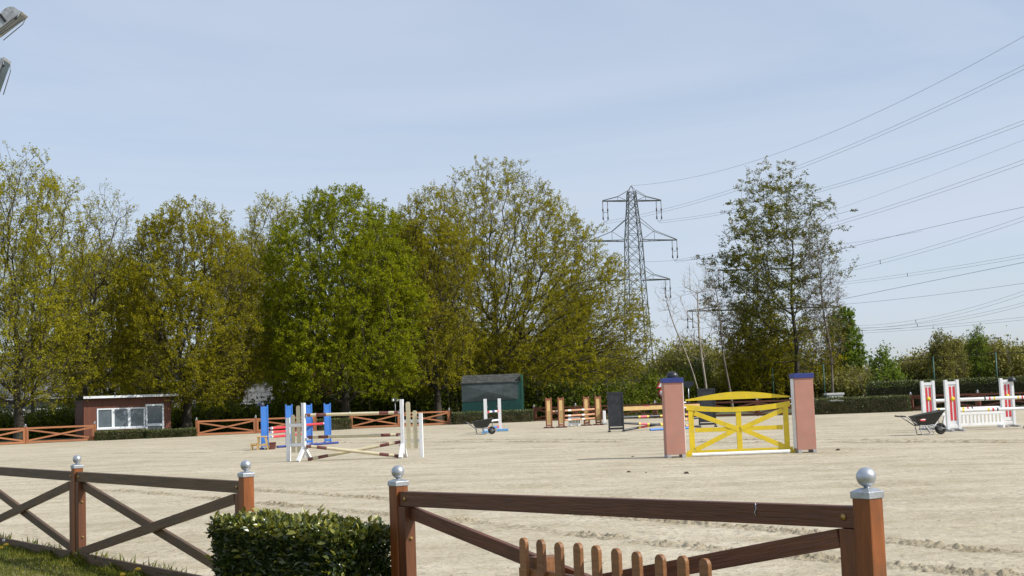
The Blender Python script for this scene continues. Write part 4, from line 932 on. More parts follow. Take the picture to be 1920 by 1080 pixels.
# ------------------------------------------------------------------ road signs, block, mesh fence
def sign_post(label, P, h): 
    r = thing('road_sign', label, 'road sign', P, 0); MB().tube([(0, .03, 0), (0, .03, h)], .035, 8).build('pole', M_GALV, r); return r
P = px(1243.5, 108); r = sign_post('red-edged triangle and round road signs half hidden by the left pink pillar', P, 2.75)
def tri(sz): return [(sz * math.cos(R_(90 + 120 * k)), sz * math.sin(R_(90 + 120 * k))) for k in range(3)]
b = MB(); b.prism(tri(.52), -.012, 0); b.build('triangle_plate', M_SIGNR, r, (0, -.01, 2.45)); b = MB(); b.prism(tri(.34), -.022, -.014); b.build('triangle_field', M_SIGNW, r, (0, -.01, 2.45))
b = MB(); b.lathe([(.001, 0), (.31, 0), (.31, .012), (.001, .012)], n=24); o = b.build('round_plate', M_SIGNR, r, (0, -.01, 1.78)); o.rotation_euler = (math.pi / 2, 0, 0)
b = MB(); b.lathe([(.001, 0), (.22, 0), (.22, .012), (.001, .012)], n=24); o = b.build('round_field', M_SIGNW, r, (0, -.03, 1.78)); o.rotation_euler = (math.pi / 2, 0, 0)
P = px(1293, 104); r = sign_post('dark back of a road sign on a thin pole right of the left pink pillar', P, 2.6)
bevel(MB().prism([(-.42, 2.62), (.42, 2.62), (.42, 2.30), (.12, 2.12), (-.12, 2.12), (-.42, 2.30)], -.03, -.005).build('plate', M_BLACK, r), .004)
P = px(742, 106); r = sign_post('thin road sign with two small round mirrors behind the cross jump', P, 2.35)
b = MB(); b.prism([(-.28, 2.05), (.1, 2.05), (.1, 2.55), (0, 2.62)], -.03, -.005); b.build('plate', M_STEEL, r)
for x in (-.18, .16):
    b = MB(); b.lathe([(.001, 0), (.12, 0), (.12, .02), (.001, .03)], n=16); o = b.build('mirror', M_SIGNW, r, (x, -.035, 1.98)); o.rotation_euler = (math.pi / 2, 0, 0)
P = px(1567, 93); bl = thing('concrete_block', 'pale concrete block showing above the dark hedge right of the pink pillar', 'block', P, .1)
bevel(MB().box((0, 0, .60), (1.0, .6, 1.2)).build('block', M_CONC, bl), .03); bevel(MB().box((-.05, 0, 1.28), (1.25, .7, .15)).build('slab', M_CONC, bl), .02)

mf = [px(x, d) for x, d in ((1200, 150), (1277, 146), (1363, 140), (1452, 128), (1548, 117), (1648, 110), (1755, 103), (1873, 96), (2000, 90))]
mr_ = thing('mesh_fence', 'tall green steel posts with a top wire behind the far hedges', 'fence', mf[0])
for P in mf:
    p = P - mf[0]; MB().tube([p, p + ZV * 3.85], .055, 8).build('post', M_GREEN, mr_)
for z in (3.80, 1.0):
    for A, B in zip(mf[:-1], mf[1:]):
        pts = [A.lerp(B, t) - mf[0] + ZV * (z - .10 * math.sin(math.pi * t)) for t in np.linspace(0, 1, 7)]
        MB().tube(pts, .022, 5).build('tension_wire', M_DARK, mr_)

# ------------------------------------------------------------------ houses behind the trees
def house(label, P, rz, W, D, He, Hr, mw, mroof, wins, chim=False):
    r = thing('house', label, 'house', P, rz)
    b = MB(); b.prism([(0, 0), (W, 0), (W, He), (0, He)], 0, D); b.build('wall', mw, r)
    b = MB(); o = .4; t = .18
    A_ = [(-o, -o, He - .1), (W + o, -o, He - .1), (W + o, D / 2, He + Hr), (-o, D / 2, He + Hr), (W + o, D + o, He - .1), (-o, D + o, He - .1)]
    b.add(A_ + [(v[0], v[1], v[2] + t) for v in A_], [(6, 7, 8, 9), (9, 8, 10, 11), (1, 0, 3, 2), (2, 3, 5, 4), (0, 1, 7, 6), (1, 2, 8, 7), (2, 4, 10, 8), (4, 5, 11, 10), (5, 3, 9, 11), (3, 0, 6, 9)])
    ro = b.build('roof', mroof, r)
    for x in (0, W):
        b = MB(); b.add([(x, 0, He), (x, D, He), (x, D / 2, He + Hr - .05)], [(0, 1, 2)]); b.build('gable', mw, r)
    MB().box((W / 2, -o - .06, He - .12), (W + 2 * o, .12, .10)).build('gutter', M_PVC, ro)
    for (x, z, w_, h_) in wins:
        q = MB(); t_ = .09
        for (a0, a1, z0, z1) in ((x, x + w_, z, z + t_), (x, x + w_, z + h_ - t_, z + h_), (x, x + t_, z + t_, z + h_ - t_), (x + w_ - t_, x + w_, z + t_, z + h_ - t_), (x + w_ / 2 - .04, x + w_ / 2 + .04, z + t_, z + h_ - t_)):
            q.box(((a0 + a1) / 2, -.02, (z0 + z1) / 2), (a1 - a0, .10, z1 - z0))
        wo = q.build('window', M_PVC, r)
        MB().box((x + w_ / 2, -.012, z + h_ / 2), (w_ - .15, .03, h_ - .15)).build('pane', M_GLASS, wo)
    if chim: MB().box((W * .3, D / 2, He + Hr + .3), (.7, .7, 1.6)).build('chimney', M_BRICK, ro)
    return r
h1 = house('grey rendered house with slate roof behind the left trees', px(-60, 132), .12, 19, 9, 3.6, 4.3, M_RENDER, M_SLATE, [(4.2, 1.0, 1.2, 1.5), (6.3, 1.0, 1.2, 1.5), (8.2, 1.0, 1.2, 1.5), (10.6, 1.0, 1.2, 1.5), (12.6, 1.0, 1.2, 1.5), (15, 1.0, 1.2, 1.5)])
q = MB(); q.box((0, 0, 0), (1.3, 1.6, 1.3)); dm = q.build('dormer', M_RENDER, h1, (12.9, 1.7, 5.1)); MB().box((0, -.82, 0), (.9, .06, .9)).build('pane', M_DARK, dm)
house('bright white house wall beside the cabin roof corner', px(300, 122), .2, 3.0, 7, 4.6, 2.0, M_RENDW, M_SLATE, [(1.2, 1.0, .8, 1.2)])
h3 = house('pale house with red tiled roof behind the green tree', px(462, 128), .10, 9.5, 8, 2.9, 3.4, M_RENDER, M_TILE, [(2.6, .9, 1.4, 1.3), (5.6, .9, 1.6, 1.3), (7.7, .9, 1.2, 1.3)], True)
house('low pale outbuilding with grey roof left of the red roofed house', px(466, 120), .05, 3.6, 4, 2.3, 1.7, M_RENDER, M_SLATE, [(.8, .8, .8, 1.0)])

# ------------------------------------------------------------------ floodlight mast (outside the left edge, lamps reach in)
fp = px(-75, 22); fm = thing('floodlight_mast', 'steel floodlight mast whose lamps reach in at the top left', 'floodlight mast', fp)
MB().tube([(0, 0, 0), (0, 0, 9.4)], [.10, .06], 12).build('mast', M_GALV, fm)
def lamp(tipx, tipy, ang, label_):
    T = row(tipx, tipy, 22) - fp
    r = bpy.data.objects.new('floodlight', None); COL.objects.link(r); r.parent = fm; r.location = T; r.rotation_euler = (0, ang, 0)
    # local: glass runs from the tip along -X, dome bulges to +Z
    L = .56; n = 12
    prof = [(-L * k / n, .015 + .20 * math.sin(math.pi * min(1, (k / n) ** .62)) ** .8) for k in range(n + 1)]
    b = MB()
    for k in range(n):
        b.prism([(prof[k][0], .012), (prof[k][0], prof[k][1]), (prof[k + 1][0], prof[k + 1][1]), (prof[k + 1][0], .012)][::-1], -.14, .14)
    b.build('housing', M_LAMP, r)
    b = MB(); b.box((-L / 2, 0, 0), (L + .03, .31, .022)); b.build('glass_frame', M_LAMP, r)
    b = MB(); b.box((-L / 2, 0, -.015), (L - .06, .26, .006)); b.build('glass', M_GLASS, r)
    for y in (-.15, .15): MB().tube([(-.02, y, .0), (-.14, y, -.055), (-L, y, -.075)], .008, 6).build('latch_bar', M_STEEL, r)
    MB().box((-.13, -.155, -.045), (.05, .02, .03)).build('latch', M_DARK, r)
    b = MB(); b.box((-.30, -.148, .10), (.04, .012, .17)); b.build('bracket_arm', M_DARK, r)
    return T + Vector((-.35, 0, .05))
for (x, y, a) in ((45, 27, -R_(36)), (13, 113, -R_(70))):
    e = lamp(x, y, a, '')
    MB().tube([(0, 0, e.z), (e.x if e.x < -.05 else .05, 0, e.z)], .03, 8).build('cross_arm', M_GALV, fm)

# ------------------------------------------------------------------ pylons and cables
def pylon(label, P, rz, ztop, arms, hw):
    """arms: (z, half span, insulator length or 0); hw: list of (z, half width)"""
    r = thing('electricity_pylon', label, 'pylon', P, rz)
    zz = [a for a, _ in hw]; ww = [b for _, b in hw]; w_at = lambda z: float(np.interp(z, zz, ww))
    for sx_ in (-1, 1):
        for sy in (-1, 1):
            MB().tube([(sx_ * w_at(z), sy * w_at(z), z) for z in zz], .13, 5, smooth=False).build('tower_leg', M_PYLON, r)
    b = MB(); z = 0.0; lv = [0.0]
    while z < zz[-1] - 1.0:
        z += max(1.6, w_at(z) * 1.7); lv.append(min(z, zz[-1]))
    for z0, z1 in zip(lv[:-1], lv[1:]):
        a, c = w_at(z0), w_at(z1)
        for (ax, ay, bx_, by) in (((-1), -1, 1, -1), (1, -1, 1, 1), (1, 1, -1, 1), (-1, 1, -1, -1)):
            b.tube([(ax * a, ay * a, z0), (bx_ * c, by * c, z1)], .065, 4, smooth=False); b.tube([(bx_ * a, by * a, z0), (ax * c, ay * c, z1)], .065, 4, smooth=False)
            b.tube([(ax * c, ay * c, z1), (bx_ * c, by * c, z1)], .06, 4, smooth=False)
    b.build('lattice_bracing', M_PYLON, r)
    b = MB(); wt = w_at(zz[-1])
    for sx_ in (-1, 1):
        for sy in (-1, 1): b.tube([(sx_ * wt, sy * wt, zz[-1]), (0, 0, ztop)], .07, 4, smooth=False)
    b.build('peak', M_PYLON, r)
    for (za, half, rise, ins) in arms:
        b = MB(); w0 = w_at(za); w1 = w_at(za + rise)
        for s in (-1, 1):
            for sy in (-1, 1):
                b.tube([(s * w0, sy * w0, za), (s * half, sy * .25, za)], .11, 4, smooth=False)
                b.tube([(s * w1, sy * w1, za + rise), (s * (w0 + half) * .42, sy * w0 * .4, za + rise * .42), (s * half, sy * .25, za + .12)], .07, 4, smooth=False)
            for t in (.25, .5, .75):
                x = s * (w0 + (half - w0) * t); b.tube([(x, -w0 * (1 - t) - .2 * t, za), (x, w0 * (1 - t) + .2 * t, za)], .05, 4, smooth=False)
            xm = s * (w0 + half) * .42; b.tube([(xm, 0, za), (xm, 0, za + rise * .42)], .05, 4, smooth=False); b.tube([(s * w0, 0, za), (xm, 0, za + rise * .42)], .05, 4, smooth=False)
        b.build('crossarm', M_PYLON, r)
        if ins:
            for s in (-1, 1):
                for dx in (-1.15, 0):
                    x = s * half + (dx if s > 0 else -dx)
                    q = MB(); q.tube([(x, 0, za), (x, 0, za - ins)], .085, 5); 
                    for t in (.42, .86): q.tube([(x, 0, za - ins * t), (x, 0, za - ins * t - ins * .14)], .17, 6)
                    q.build('insulator', M_INS, r)
                xm = s * (half - .58); q = MB(); q.tube([(xm - .6, 0, za - ins), (xm, 0, za - ins - .75), (xm + .6, 0, za - ins)], .05, 4); q.tube([(xm - .6, 0, za - ins * .62), (xm + .6, 0, za - ins * .62)], .05, 4); q.build('yoke', M_INS, r)
    return r
Y1 = 307; zr = lambda x, y, Y: row(x, y, Y).z
pb1 = row(1197, 660, Y1); pb1 = Vector((pb1.x, Y1, 0)); PZ = .18
zt_, za1, za2, za3 = zr(1184, 348, Y1), zr(1186, 376.5, Y1), zr(1189, 451, Y1), zr(1195, 525, Y1)
pylon('lattice pylon with three crossarms rising behind the big oak', pb1, PZ, zt_, [(za1, 7.0, 2.4, 4.3), (za2, 10.4, 5.2, 4.2), (za3, 8.3, 3.0, 4.3)],
      [(0, 3.0), (za3, 1.95), (za2, 1.68), (za1 - .5, 1.0), (za1 + 2.0, .85), (za1 + 2.05, .85)])
Y2 = 300; pb2 = px(1440, Y2); zb1 = zr(1330, 583, Y2)
pylon('second pylon mostly hidden behind the tall right tree', pb2, .1, zb1 + 17, [(zb1, 17.5, 2.5, 3.8), (zb1 + 9, 10, 2.5, 3.8)], [(0, 3.2), (zb1, 1.9), (zb1 + 9, 1.3), (zb1 + 12.5, .8), (zb1 + 12.55, .8)])
def cable(label, A, mid, end, Y2_, pair=0.0, rad=.045, spacer=None):
    E = row(end[0], end[1], Y2_); A = Vector(A)
    lo_, hi_ = 0.0, 1.0
    f = lambda t: row(mid[0], mid[1], A.y + (E.y - A.y) * t).x - (A.x + (E.x - A.x) * t)
    s0 = f(0) > 0
    for _ in range(40):
        m_ = (lo_ + hi_) / 2
        if (f(m_) > 0) == s0: lo_ = m_
        else: hi_ = m_
    tm = min(max((lo_ + hi_) / 2, .1), .9); zm = row(mid[0], mid[1], A.y + (E.y - A.y) * tm).z
    a, c = A.z, E.z; q2 = ((zm - a) / tm - (c - a)) / (tm - 1); q1 = (c - a) - q2
    r = thing('power_cable', label, 'cable', A, group='overhead power cables')
    for j, o in enumerate((0,) if not pair else (-pair / 2, pair / 2)):
        pts = []
        for t in np.linspace(0, 1.25, 44):
            p = A.lerp(E, t); pts.append(Vector((p.x, p.y, a + q1 * t + q2 * t * t + o)) - A)
        MB().tube(pts, rad * .78, 5).build('conductor', M_WIRE, r)
    if spacer:
        t = spacer; p = A.lerp(E, t); c_ = Vector((p.x, p.y, a + q1 * t + q2 * t * t)) - A
        MB().box(c_, (.10, .10, pair + .15)).build('spacer', M_STEEL, r)
    return r
def tip(P, rz, x, z): return P + Vector((math.cos(rz) * x, math.sin(rz) * x, z))
cable('topmost thin earth wire rising to the upper right', tip(pb1, PZ, 0, zt_), (1560, 248), (1920, 68), 170, rad=.032)
cable('double cable from the left end of the top pylon arm', tip(pb1, PZ, -6.4, za1 - 5), (1525, 303), (1920, 126), 175, .55, .030)
cable('double cable from the right end of the top pylon arm', tip(pb1, PZ, 6.4, za1 - 5), (1548, 354), (1920, 229), 180, .5, .030)
cable('double cable from the right end of the middle pylon arm', tip(pb1, PZ, 9.8, za2 - 5), (1600, 410), (1920, 303), 185, .55, .030)
cable('single cable below the double ones, leaving the tree at mid height', tip(pb1, PZ, 7.7, za3 - 5), (1610, 459), (1920, 388), 190, 0, .036)
cable('thin second earth wire between two double cables', tip(pb2, .1, 0, zb1 + 17), (1590, 385), (1920, 262), 190, rad=.022)
cable('double cable with a spacer right of the tall tree, upper of the lower bundle', tip(pb2, .1, -9.4, zb1 + 4.6), (1615, 500), (1920, 410), 200, .6, .028, .62)
cable('double cable with a spacer, nearly level right of the tall tree', tip(pb2, .1, 9.4, zb1 + 4.6), (1615, 527), (1920, 480), 220, .5, .028, .55)
cable('dark single cable crossing the lower sky right of the tall tree', tip(pb2, .1, -17, zb1 - 4.5), (1608, 555), (1920, 492), 210, 0, .045)
cable('pale single cable below the dark one', tip(pb2, .1, -8, zb1 - .2), (1612, 568), (1920, 531), 220, 0, .034)
cable('lower double cable with a spacer above the far wood', tip(pb2, .1, 17, zb1 - 4.5), (1612, 613), (1920, 549), 215, .6, .028, .5)
cable('second lowest double cable above the far wood', tip(pb2, .1, 8, zb1 - 4), (1630, 617), (1920, 570), 220, .5, .028, .6)
cable('lowest nearly level double cable above the far wood', tip(pb2, .1, 2.5, zb1 - 6), (1640, 621), (1920, 597), 240, .5, .028, .4)
cable('faint cable left of the tall tree between pylon and pylon', tip(pb1, PZ, -9.8, za2 - 5), (1340, 484), (1600, 455), 290, 0, .035)

# ------------------------------------------------------------------ trees
def grow(rng, H, trunk_top, env, n, bf=0.45, layers=0.0, shell=0.45, lean=0.0, lump=0.25):
    """env: rows (z, radius left, radius right). Returns nodes, parents"""
    ez = np.array([e[0] for e in env]); el = np.array([e[1] for e in env]); er = np.array([e[2] for e in env])
    zz = []; ar = (np.interp(np.linspace(ez[0], ez[-1], 200), ez, el) + np.interp(np.linspace(ez[0], ez[-1], 200), ez, er)) ** 2 + .5
    zz = rng.choice(np.linspace(ez[0], ez[-1], 200), n, p=ar / ar.sum()) + rng.normal(size=n) * .1
    th = rng.random(n) * 2 * np.pi; c = (np.cos(th) + 1) / 2
    R = np.interp(zz, ez, el) * (1 - c) + np.interp(zz, ez, er) * c
    R = R * (1 - lump / 2 + lump * 1.3 * (vnoise(th * 2.1 + 9, zz * .55, int(H * 10)) - .35))
    rl_, rr2 = np.interp(zz, ez, el), np.interp(zz, ez, er); a_ = (rl_ + rr2) / 2; k_ = R / np.maximum(rl_ * (1 - c) + rr2 * c, .01) * rng.random(n) ** shell; r = a_ * k_
    if layers:
        zl = np.round(zz / layers) * layers; zz = zl + rng.normal(size=n) * .26 * layers + r * .14
    P = np.stack([(rr2 - rl_) / 2 + r * np.cos(th) + lean * zz / H, r * np.sin(th) * np.minimum(.92, 7.5 / np.maximum(a_, .1)), zz], 1)
    nt_ = max(4, int(trunk_top / .7)); tz = np.linspace(0, trunk_top, nt_)
    T = np.stack([lean * tz / H + .10 * np.sin(tz * .7 + H), .10 * np.cos(tz * .6) - .1, tz], 1); T[0, :2] = T[1, :2] * 0 + T[0, :2]
    N = nt_ + n; pos = np.concatenate([T, P]); par = np.full(N, -1); par[1:nt_] = np.arange(nt_ - 1)
    path = np.zeros(N); path[:nt_] = tz
    lowest = trunk_top * .30 if trunk_top > 4 else trunk_top * .55
    best = np.full(n, 1e9); bp = np.zeros(n, int)
    def upd(j):
        d = P - pos[j]; L = np.linalg.norm(d, axis=1) + 1e-6
        cst = L * (1 + .9 * np.clip(-d[:, 2] / L - .05, 0, 1)) ** 1.0; tot = cst + bf * (path[j] + L)
        return tot
    for j in range(nt_):
        if tz[j] < lowest: continue
        t = upd(j); k = t < best; best[k] = t[k]; bp[k] = j
    done = np.zeros(n, bool); order = []
    for _ in range(n):
        b_ = np.where(done, 1e9, best); i = int(np.argmin(b_)); done[i] = True; g_ = nt_ + i
        par[g_] = bp[i]; path[g_] = path[bp[i]] + np.linalg.norm(P[i] - pos[bp[i]]); order.append(g_)
        t = upd(g_); k = (t < best) & ~done; best[k] = t[k]; bp[k] = g_
    order = list(range(nt_)) + order
    # smooth
    for _ in range(2):
        s = np.zeros((N, 3)); cnt = np.zeros(N)
        ch = np.array([g_ for g_ in order if par[g_] >= 0]); np.add.at(s, par[ch], pos[ch]); np.add.at(cnt, par[ch], 1)
        ok = (cnt > 0) & (par >= 0) & (np.arange(N) >= nt_)
        pos[ok] = .6 * pos[ok] + .2 * pos[par[ok]] + .2 * (s[ok] / cnt[ok][:, None])
    return pos, par, order, nt_
def make_tree(name, label, P, H, trunk_top, env, n, lm, seed, bark=None, bf=.45, layers=0, twigs=3, per=9, lsize=.15, group=None, tip_r=.013, ex=2.2, flat=0.0, lean=0.0, trunk_min=.25, dens=None, shell=.45, lump=.25, rz=0.0):
    rng = np.random.default_rng(seed); bark = bark or M_BARK
    pos, par, order, nt_ = grow(rng, H, trunk_top, env, n, bf, layers, shell, lean, lump)
    N = len(pos); rad = np.zeros(N); acc = np.zeros(N)
    for g_ in reversed(order):
        rad[g_] = max(tip_r, acc[g_] ** (1 / ex)) if acc[g_] > 0 else tip_r
        if par[g_] >= 0: acc[par[g_]] += rad[g_] ** ex
    rad[:nt_] = np.maximum(rad[:nt_], trunk_min * (1 - .75 * np.linspace(0, 1, nt_)))
    rad[0] *= 1.45; rad[1] *= 1.12
    root = thing(name, label, 'tree', P, rz, group)
    ch = np.array([g_ for g_ in order if par[g_] >= 0]); pa = par[ch]
    rr_ = rad[ch]; rp = np.minimum(rad[pa], rr_ * 1.25)
    rp = np.where(ch < nt_, rad[pa], rp)
    big = rr_ > .05; VV, FF, off = [], [], 0
    for msk, ns in ((big, 8), (~big & (rr_ > .02), 4), (rr_ <= .02, 3)):
        if msk.sum() == 0: continue
        a, c = pos[pa[msk]], pos[ch[msk]]
        V, F = tubes_np(a, c + (c - a) * .04, rp[msk], rr_[msk], ns); VV.append(V); FF.append(F + off); off += len(V)
    link('trunk', mesh_np('trunk', np.concatenate(VV), np.concatenate(FF), bark, smooth=True), root)
    # twigs with leaves
    src = np.array([g_ for g_ in order if g_ >= nt_ and rad[g_] < .05])
    if twigs:
        s = np.repeat(src, twigs); m = len(s); ax = np.array([0, 0, 1.0])
        cen = np.array([lean * .6, 0, H * .42]); outw = unit(pos[s] - cen) * np.array([1, 1, .8])
        D = unit(outw * .55 + ax * .35 * (1 - flat) + unit(rng.normal(size=(m, 3))) * .85)
        if flat: D[:, 2] *= (1 - flat); D = unit(D)
        Lt = .35 + .55 * rng.random(m); a = pos[s] + rng.normal(size=(m, 3)) * .05; e = a + D * Lt[:, None]
        V, F = tubes_np(a, e, np.full(m, .010), np.full(m, .005), 3)
        link('twigs', mesh_np('twigs', V, F, M_TWIG if bark is not M_BARKP else bark), root, kind='stuff')
        if per:
            k = np.repeat(np.arange(m), int(per * 1.5)); q = len(k); t = .30 + .80 * rng.random(q) ** .8
            cl = vnoise(a[k][:, 0] * .55 + a[k][:, 1] * .3 + 50, a[k][:, 2] * .55 + a[k][:, 1] * .4, seed)
            cl = .6 * cl + .4 * vnoise(a[k][:, 0] * 1.5 + a[k][:, 1] * .9 + 20, a[k][:, 2] * 1.5 + a[k][:, 1] * .7, seed + 50); keep = rng.random(q) < np.clip((dens or 1.0) * ((cl - .14) * 1.9), 0.05, 1); k = k[keep]; t = t[keep]; cl = cl[keep]; q = len(k)
            LP = a[k] + D[k] * (Lt[k] * t)[:, None] + rng.normal(size=(q, 3)) * .07
            LD = D[k] * .6 + unit(rng.normal(size=(q, 3))) * .8 + np.array([0, 0, -.15])
            if flat: LD[:, 2] *= .5
            V, F = leaf_tris(rng, LP, LD, lsize * .68 * (.7 + .8 * rng.random(q)), .8)
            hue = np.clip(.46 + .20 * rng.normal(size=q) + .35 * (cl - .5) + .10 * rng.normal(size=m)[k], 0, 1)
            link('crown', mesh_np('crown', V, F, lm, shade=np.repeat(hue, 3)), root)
    return root
def copy_tree(src, label, P, rz, sc, group):
    c = src.copy(); COL.objects.link(c); c.location = P; c.rotation_euler = (0, 0, rz); c.scale = (sc,) * 3; c['label'] = label; c['group'] = group
    for k in src.children:
        d = k.copy(); COL.objects.link(d); d.parent = c
    return c
gO = 'oaks in new leaf along the arena'
t1 = make_tree('oak_tree', 'tall sparse yellow-green oak at the left edge behind the far fence', px(36, 95.5), 20.8, 7, [(2.6, 4.5, 5.5), (5, 6.5, 6.8), (9, 6.5, 6.6), (13, 5.6, 5.8), (17, 4.6, 5.2), (19, 3.2, 3.6), (20.8, 1.5, 1.8)], 2300, L_OAKY, 1, bf=.8, per=14, lsize=.15, group=gO, trunk_min=.42, dens=.85, lump=.45)
make_tree('oak_tree', 'slender sparse tree leaning right beside the tall left oak', px(148, 99), 18.4, 11, [(4, 2.0, 2.4), (8, 3.0, 3.4), (12.5, 2.6, 3.3), (15, 2.0, 2.9), (17, 1.4, 2.4), (18.4, .5, 1.2)], 750, L_OAKY, 2, bf=.6, per=11, lsize=.14, lean=2.2, group=gO, trunk_min=.16, dens=.7)
t2 = make_tree('oak_tree', 'round olive-brown oak with low forking trunk right of the cabin', px(352, 101), 17.6, 3.6, [(2.4, 4.2, 4.6), (4.5, 5.6, 5.8), (8, 5.7, 5.9), (12, 5.2, 5.5), (15, 3.9, 4.2), (16.8, 2.4, 2.6), (17.7, 1.0, 1.2)], 2900, L_OAK, 3, bf=.95, per=16, lsize=.145, group=gO, trunk_min=.42, dens=1.12, lump=.16, shell=.40)
t2b = make_tree('oak_tree', 'thin pale yellow-green tree showing between the olive oak and the green oak', px(520, 114), 19.8, 12, [(5, 2.8, 3), (10, 3.4, 3.4), (15, 3, 3), (18.2, 2.4, 2.4), (19.8, 1.2, 1.2)], 1000, L_OAKY, 4, bf=.7, per=13, lsize=.15, group=gO, trunk_min=.2, dens=.8)
t3 = make_tree('oak_tree', 'dense bright green oak in the middle of the tree row', px(648, 104.5), 18.5, 4.5, [(2.5, 5.0, 5.2), (4.5, 6.4, 6.4), (8, 6.7, 6.6), (12, 6.3, 6.3), (15.2, 5.3, 5.5), (17.2, 3.6, 3.9), (18.5, 2.0, 2.2)], 3000, L_GRN, 5, bf=.9, per=20, lsize=.17, group=gO, trunk_min=.42, dens=1.15, lump=.22, shell=.38)
t4 = make_tree('oak_tree', 'olive-brown oak between the bright green oak and the widest oak', px(820, 109), 19.0, 6, [(3, 3.0, 3.2), (6, 4.4, 3.8), (11, 4.6, 4.0), (15, 4.0, 3.6), (17.8, 2.6, 2.6), (19.1, 1.2, 1.2)], 1900, L_OAK, 6, bf=.85, per=15, lsize=.145, group=gO, trunk_min=.34, dens=1.0, lump=.18)
t5 = make_tree('oak_tree', 'widest and tallest oak with fanned limbs behind the green shed', px(937, 118), 22.8, 8.5, [(2.6, 5.5, 11.0), (5, 6.8, 14.0), (8, 7.2, 14.3), (11, 7.0, 13.4), (14, 6.4, 11.4), (17, 5.6, 8.6), (19.6, 5.2, 6.4), (21.6, 3.9, 4.4), (22.8, 2.0, 2.2)], 4300, L_OAK, 7, bf=.95, per=14, lsize=.15, group=gO, trunk_min=.45, dens=1.02, lump=.20, shell=.40)
t6 = make_tree('cherry_tree', 'tall dark green layered tree with drooping side branches, right of the pylon', px(1497, 128), 22.8, 14, [(5, 7.6, 5.0), (9, 9.0, 5.4), (13.5, 9.8, 5.6), (15.5, 8.0, 5.6), (18, 7.2, 6.2), (20, 5.8, 4.6), (21.6, 3.6, 2.6), (22.8, .8, .8)], 1000, L_CHER, 58, bark=M_BARK, bf=.7, layers=2.3, per=14, twigs=5, lsize=.18, flat=.45, trunk_min=.30, dens=.88, shell=.55, lump=.6)
make_tree('thin_tree', 'slender brown-budded tree at the right side of the tall dark green tree', px(1566, 124), 17, 12, [(4, 1.4, 1.4), (8, 2.2, 2.2), (13, 2.2, 2.2), (17, 1.0, 1.0)], 520, L_BRWN, 9, bark=M_BARK2, bf=.3, per=3, lsize=.13, trunk_min=.13, lean=-1.0, tip_r=.010)
make_tree('thin_tree', 'leafy young green tree low at the right side of the tall dark tree', px(1588, 135), 10, 6, [(1.5, 1.2, 1.4), (4, 2.0, 2.0), (7, 1.8, 1.7), (9.5, .9, .9)], 420, L_CHST, 10, bf=.4, per=12, lsize=.24, trunk_min=.12)
make_tree('thin_tree', 'olive young tree below the left branches of the tall dark tree', px(1425, 131), 11.5, 6, [(1.5, 3.2, 3.2), (4, 4.0, 4.0), (7, 3.6, 3.6), (10, 2.2, 2.2), (11.5, .8, .8)], 1000, L_OAK, 11, bf=.45, per=10, lsize=.19, trunk_min=.16)
make_tree('thin_tree', 'second olive young tree, under the trunk of the tall dark tree', px(1520, 133), 8.5, 5, [(1, 3.0, 3.4), (4, 3.6, 3.8), (7, 2.2, 2.4), (8.5, .8, .8)], 760, L_OAK, 12, bf=.45, per=9, lsize=.19, trunk_min=.14)
# bare pale trees
gB_ = 'bare pale trees left of the tall dark tree'
make_tree('bare_tree', 'bare pale dead tree with broken stem, straight one of the two', px(1326, 118), 13.0, 10.5, [(5, 1.2, 1.4), (8, 2.0, 2.2), (11, 1.9, 2.4), (13, 1.0, 1.4)], 120, L_BRWN, 13, bark=M_BARKP, bf=.35, twigs=2, per=0, trunk_min=.12, group=gB_, lean=-.6, tip_r=.016)
make_tree('bare_tree', 'bare pale dead tree leaning left', px(1322, 119.5), 11.5, 10, [(5, .6, .7), (8, 1.3, 1.1), (11.5, .9, .7)], 55, L_BRWN, 14, bark=M_BARKP, bf=.3, twigs=2, per=0, trunk_min=.06, group=gB_, lean=-3.4, tip_r=.014)
make_tree('bare_tree', 'bare thin grey tree between the dead trees and the tall dark tree', px(1372, 124), 13.5, 11, [(4, 1, 1.4), (9, 1.7, 2.2), (13.5, .9, 1.2)], 260, L_BRWN, 15, bark=M_BARK2, bf=.3, twigs=3, per=1, lsize=.12, trunk_min=.12, group=gB_, lean=-1.2, tip_r=.011)
# second row behind
gR = 'trees of the second row'
copy_tree(t2, 'olive tree of the second row seen between the left oak and the round oak', px(205, 121), 1.9, .98, gR)
copy_tree(t4, 'olive tree of the second row behind the left half of the bright green oak', px(470, 124), 2.4, .95, gR)
copy_tree(t2, 'olive tree of the second row between the bright green oak and the olive oak', px(745, 126), 4.0, 1.10, gR)
copy_tree(t2b, 'thin yellow-green tree of the second row left of the timber cabin', px(60, 128), 1.1, .95, gR)
copy_tree(t4, 'olive tree of the second row behind the right skirt of the widest oak', px(1075, 134), 1.0, .72, gR)

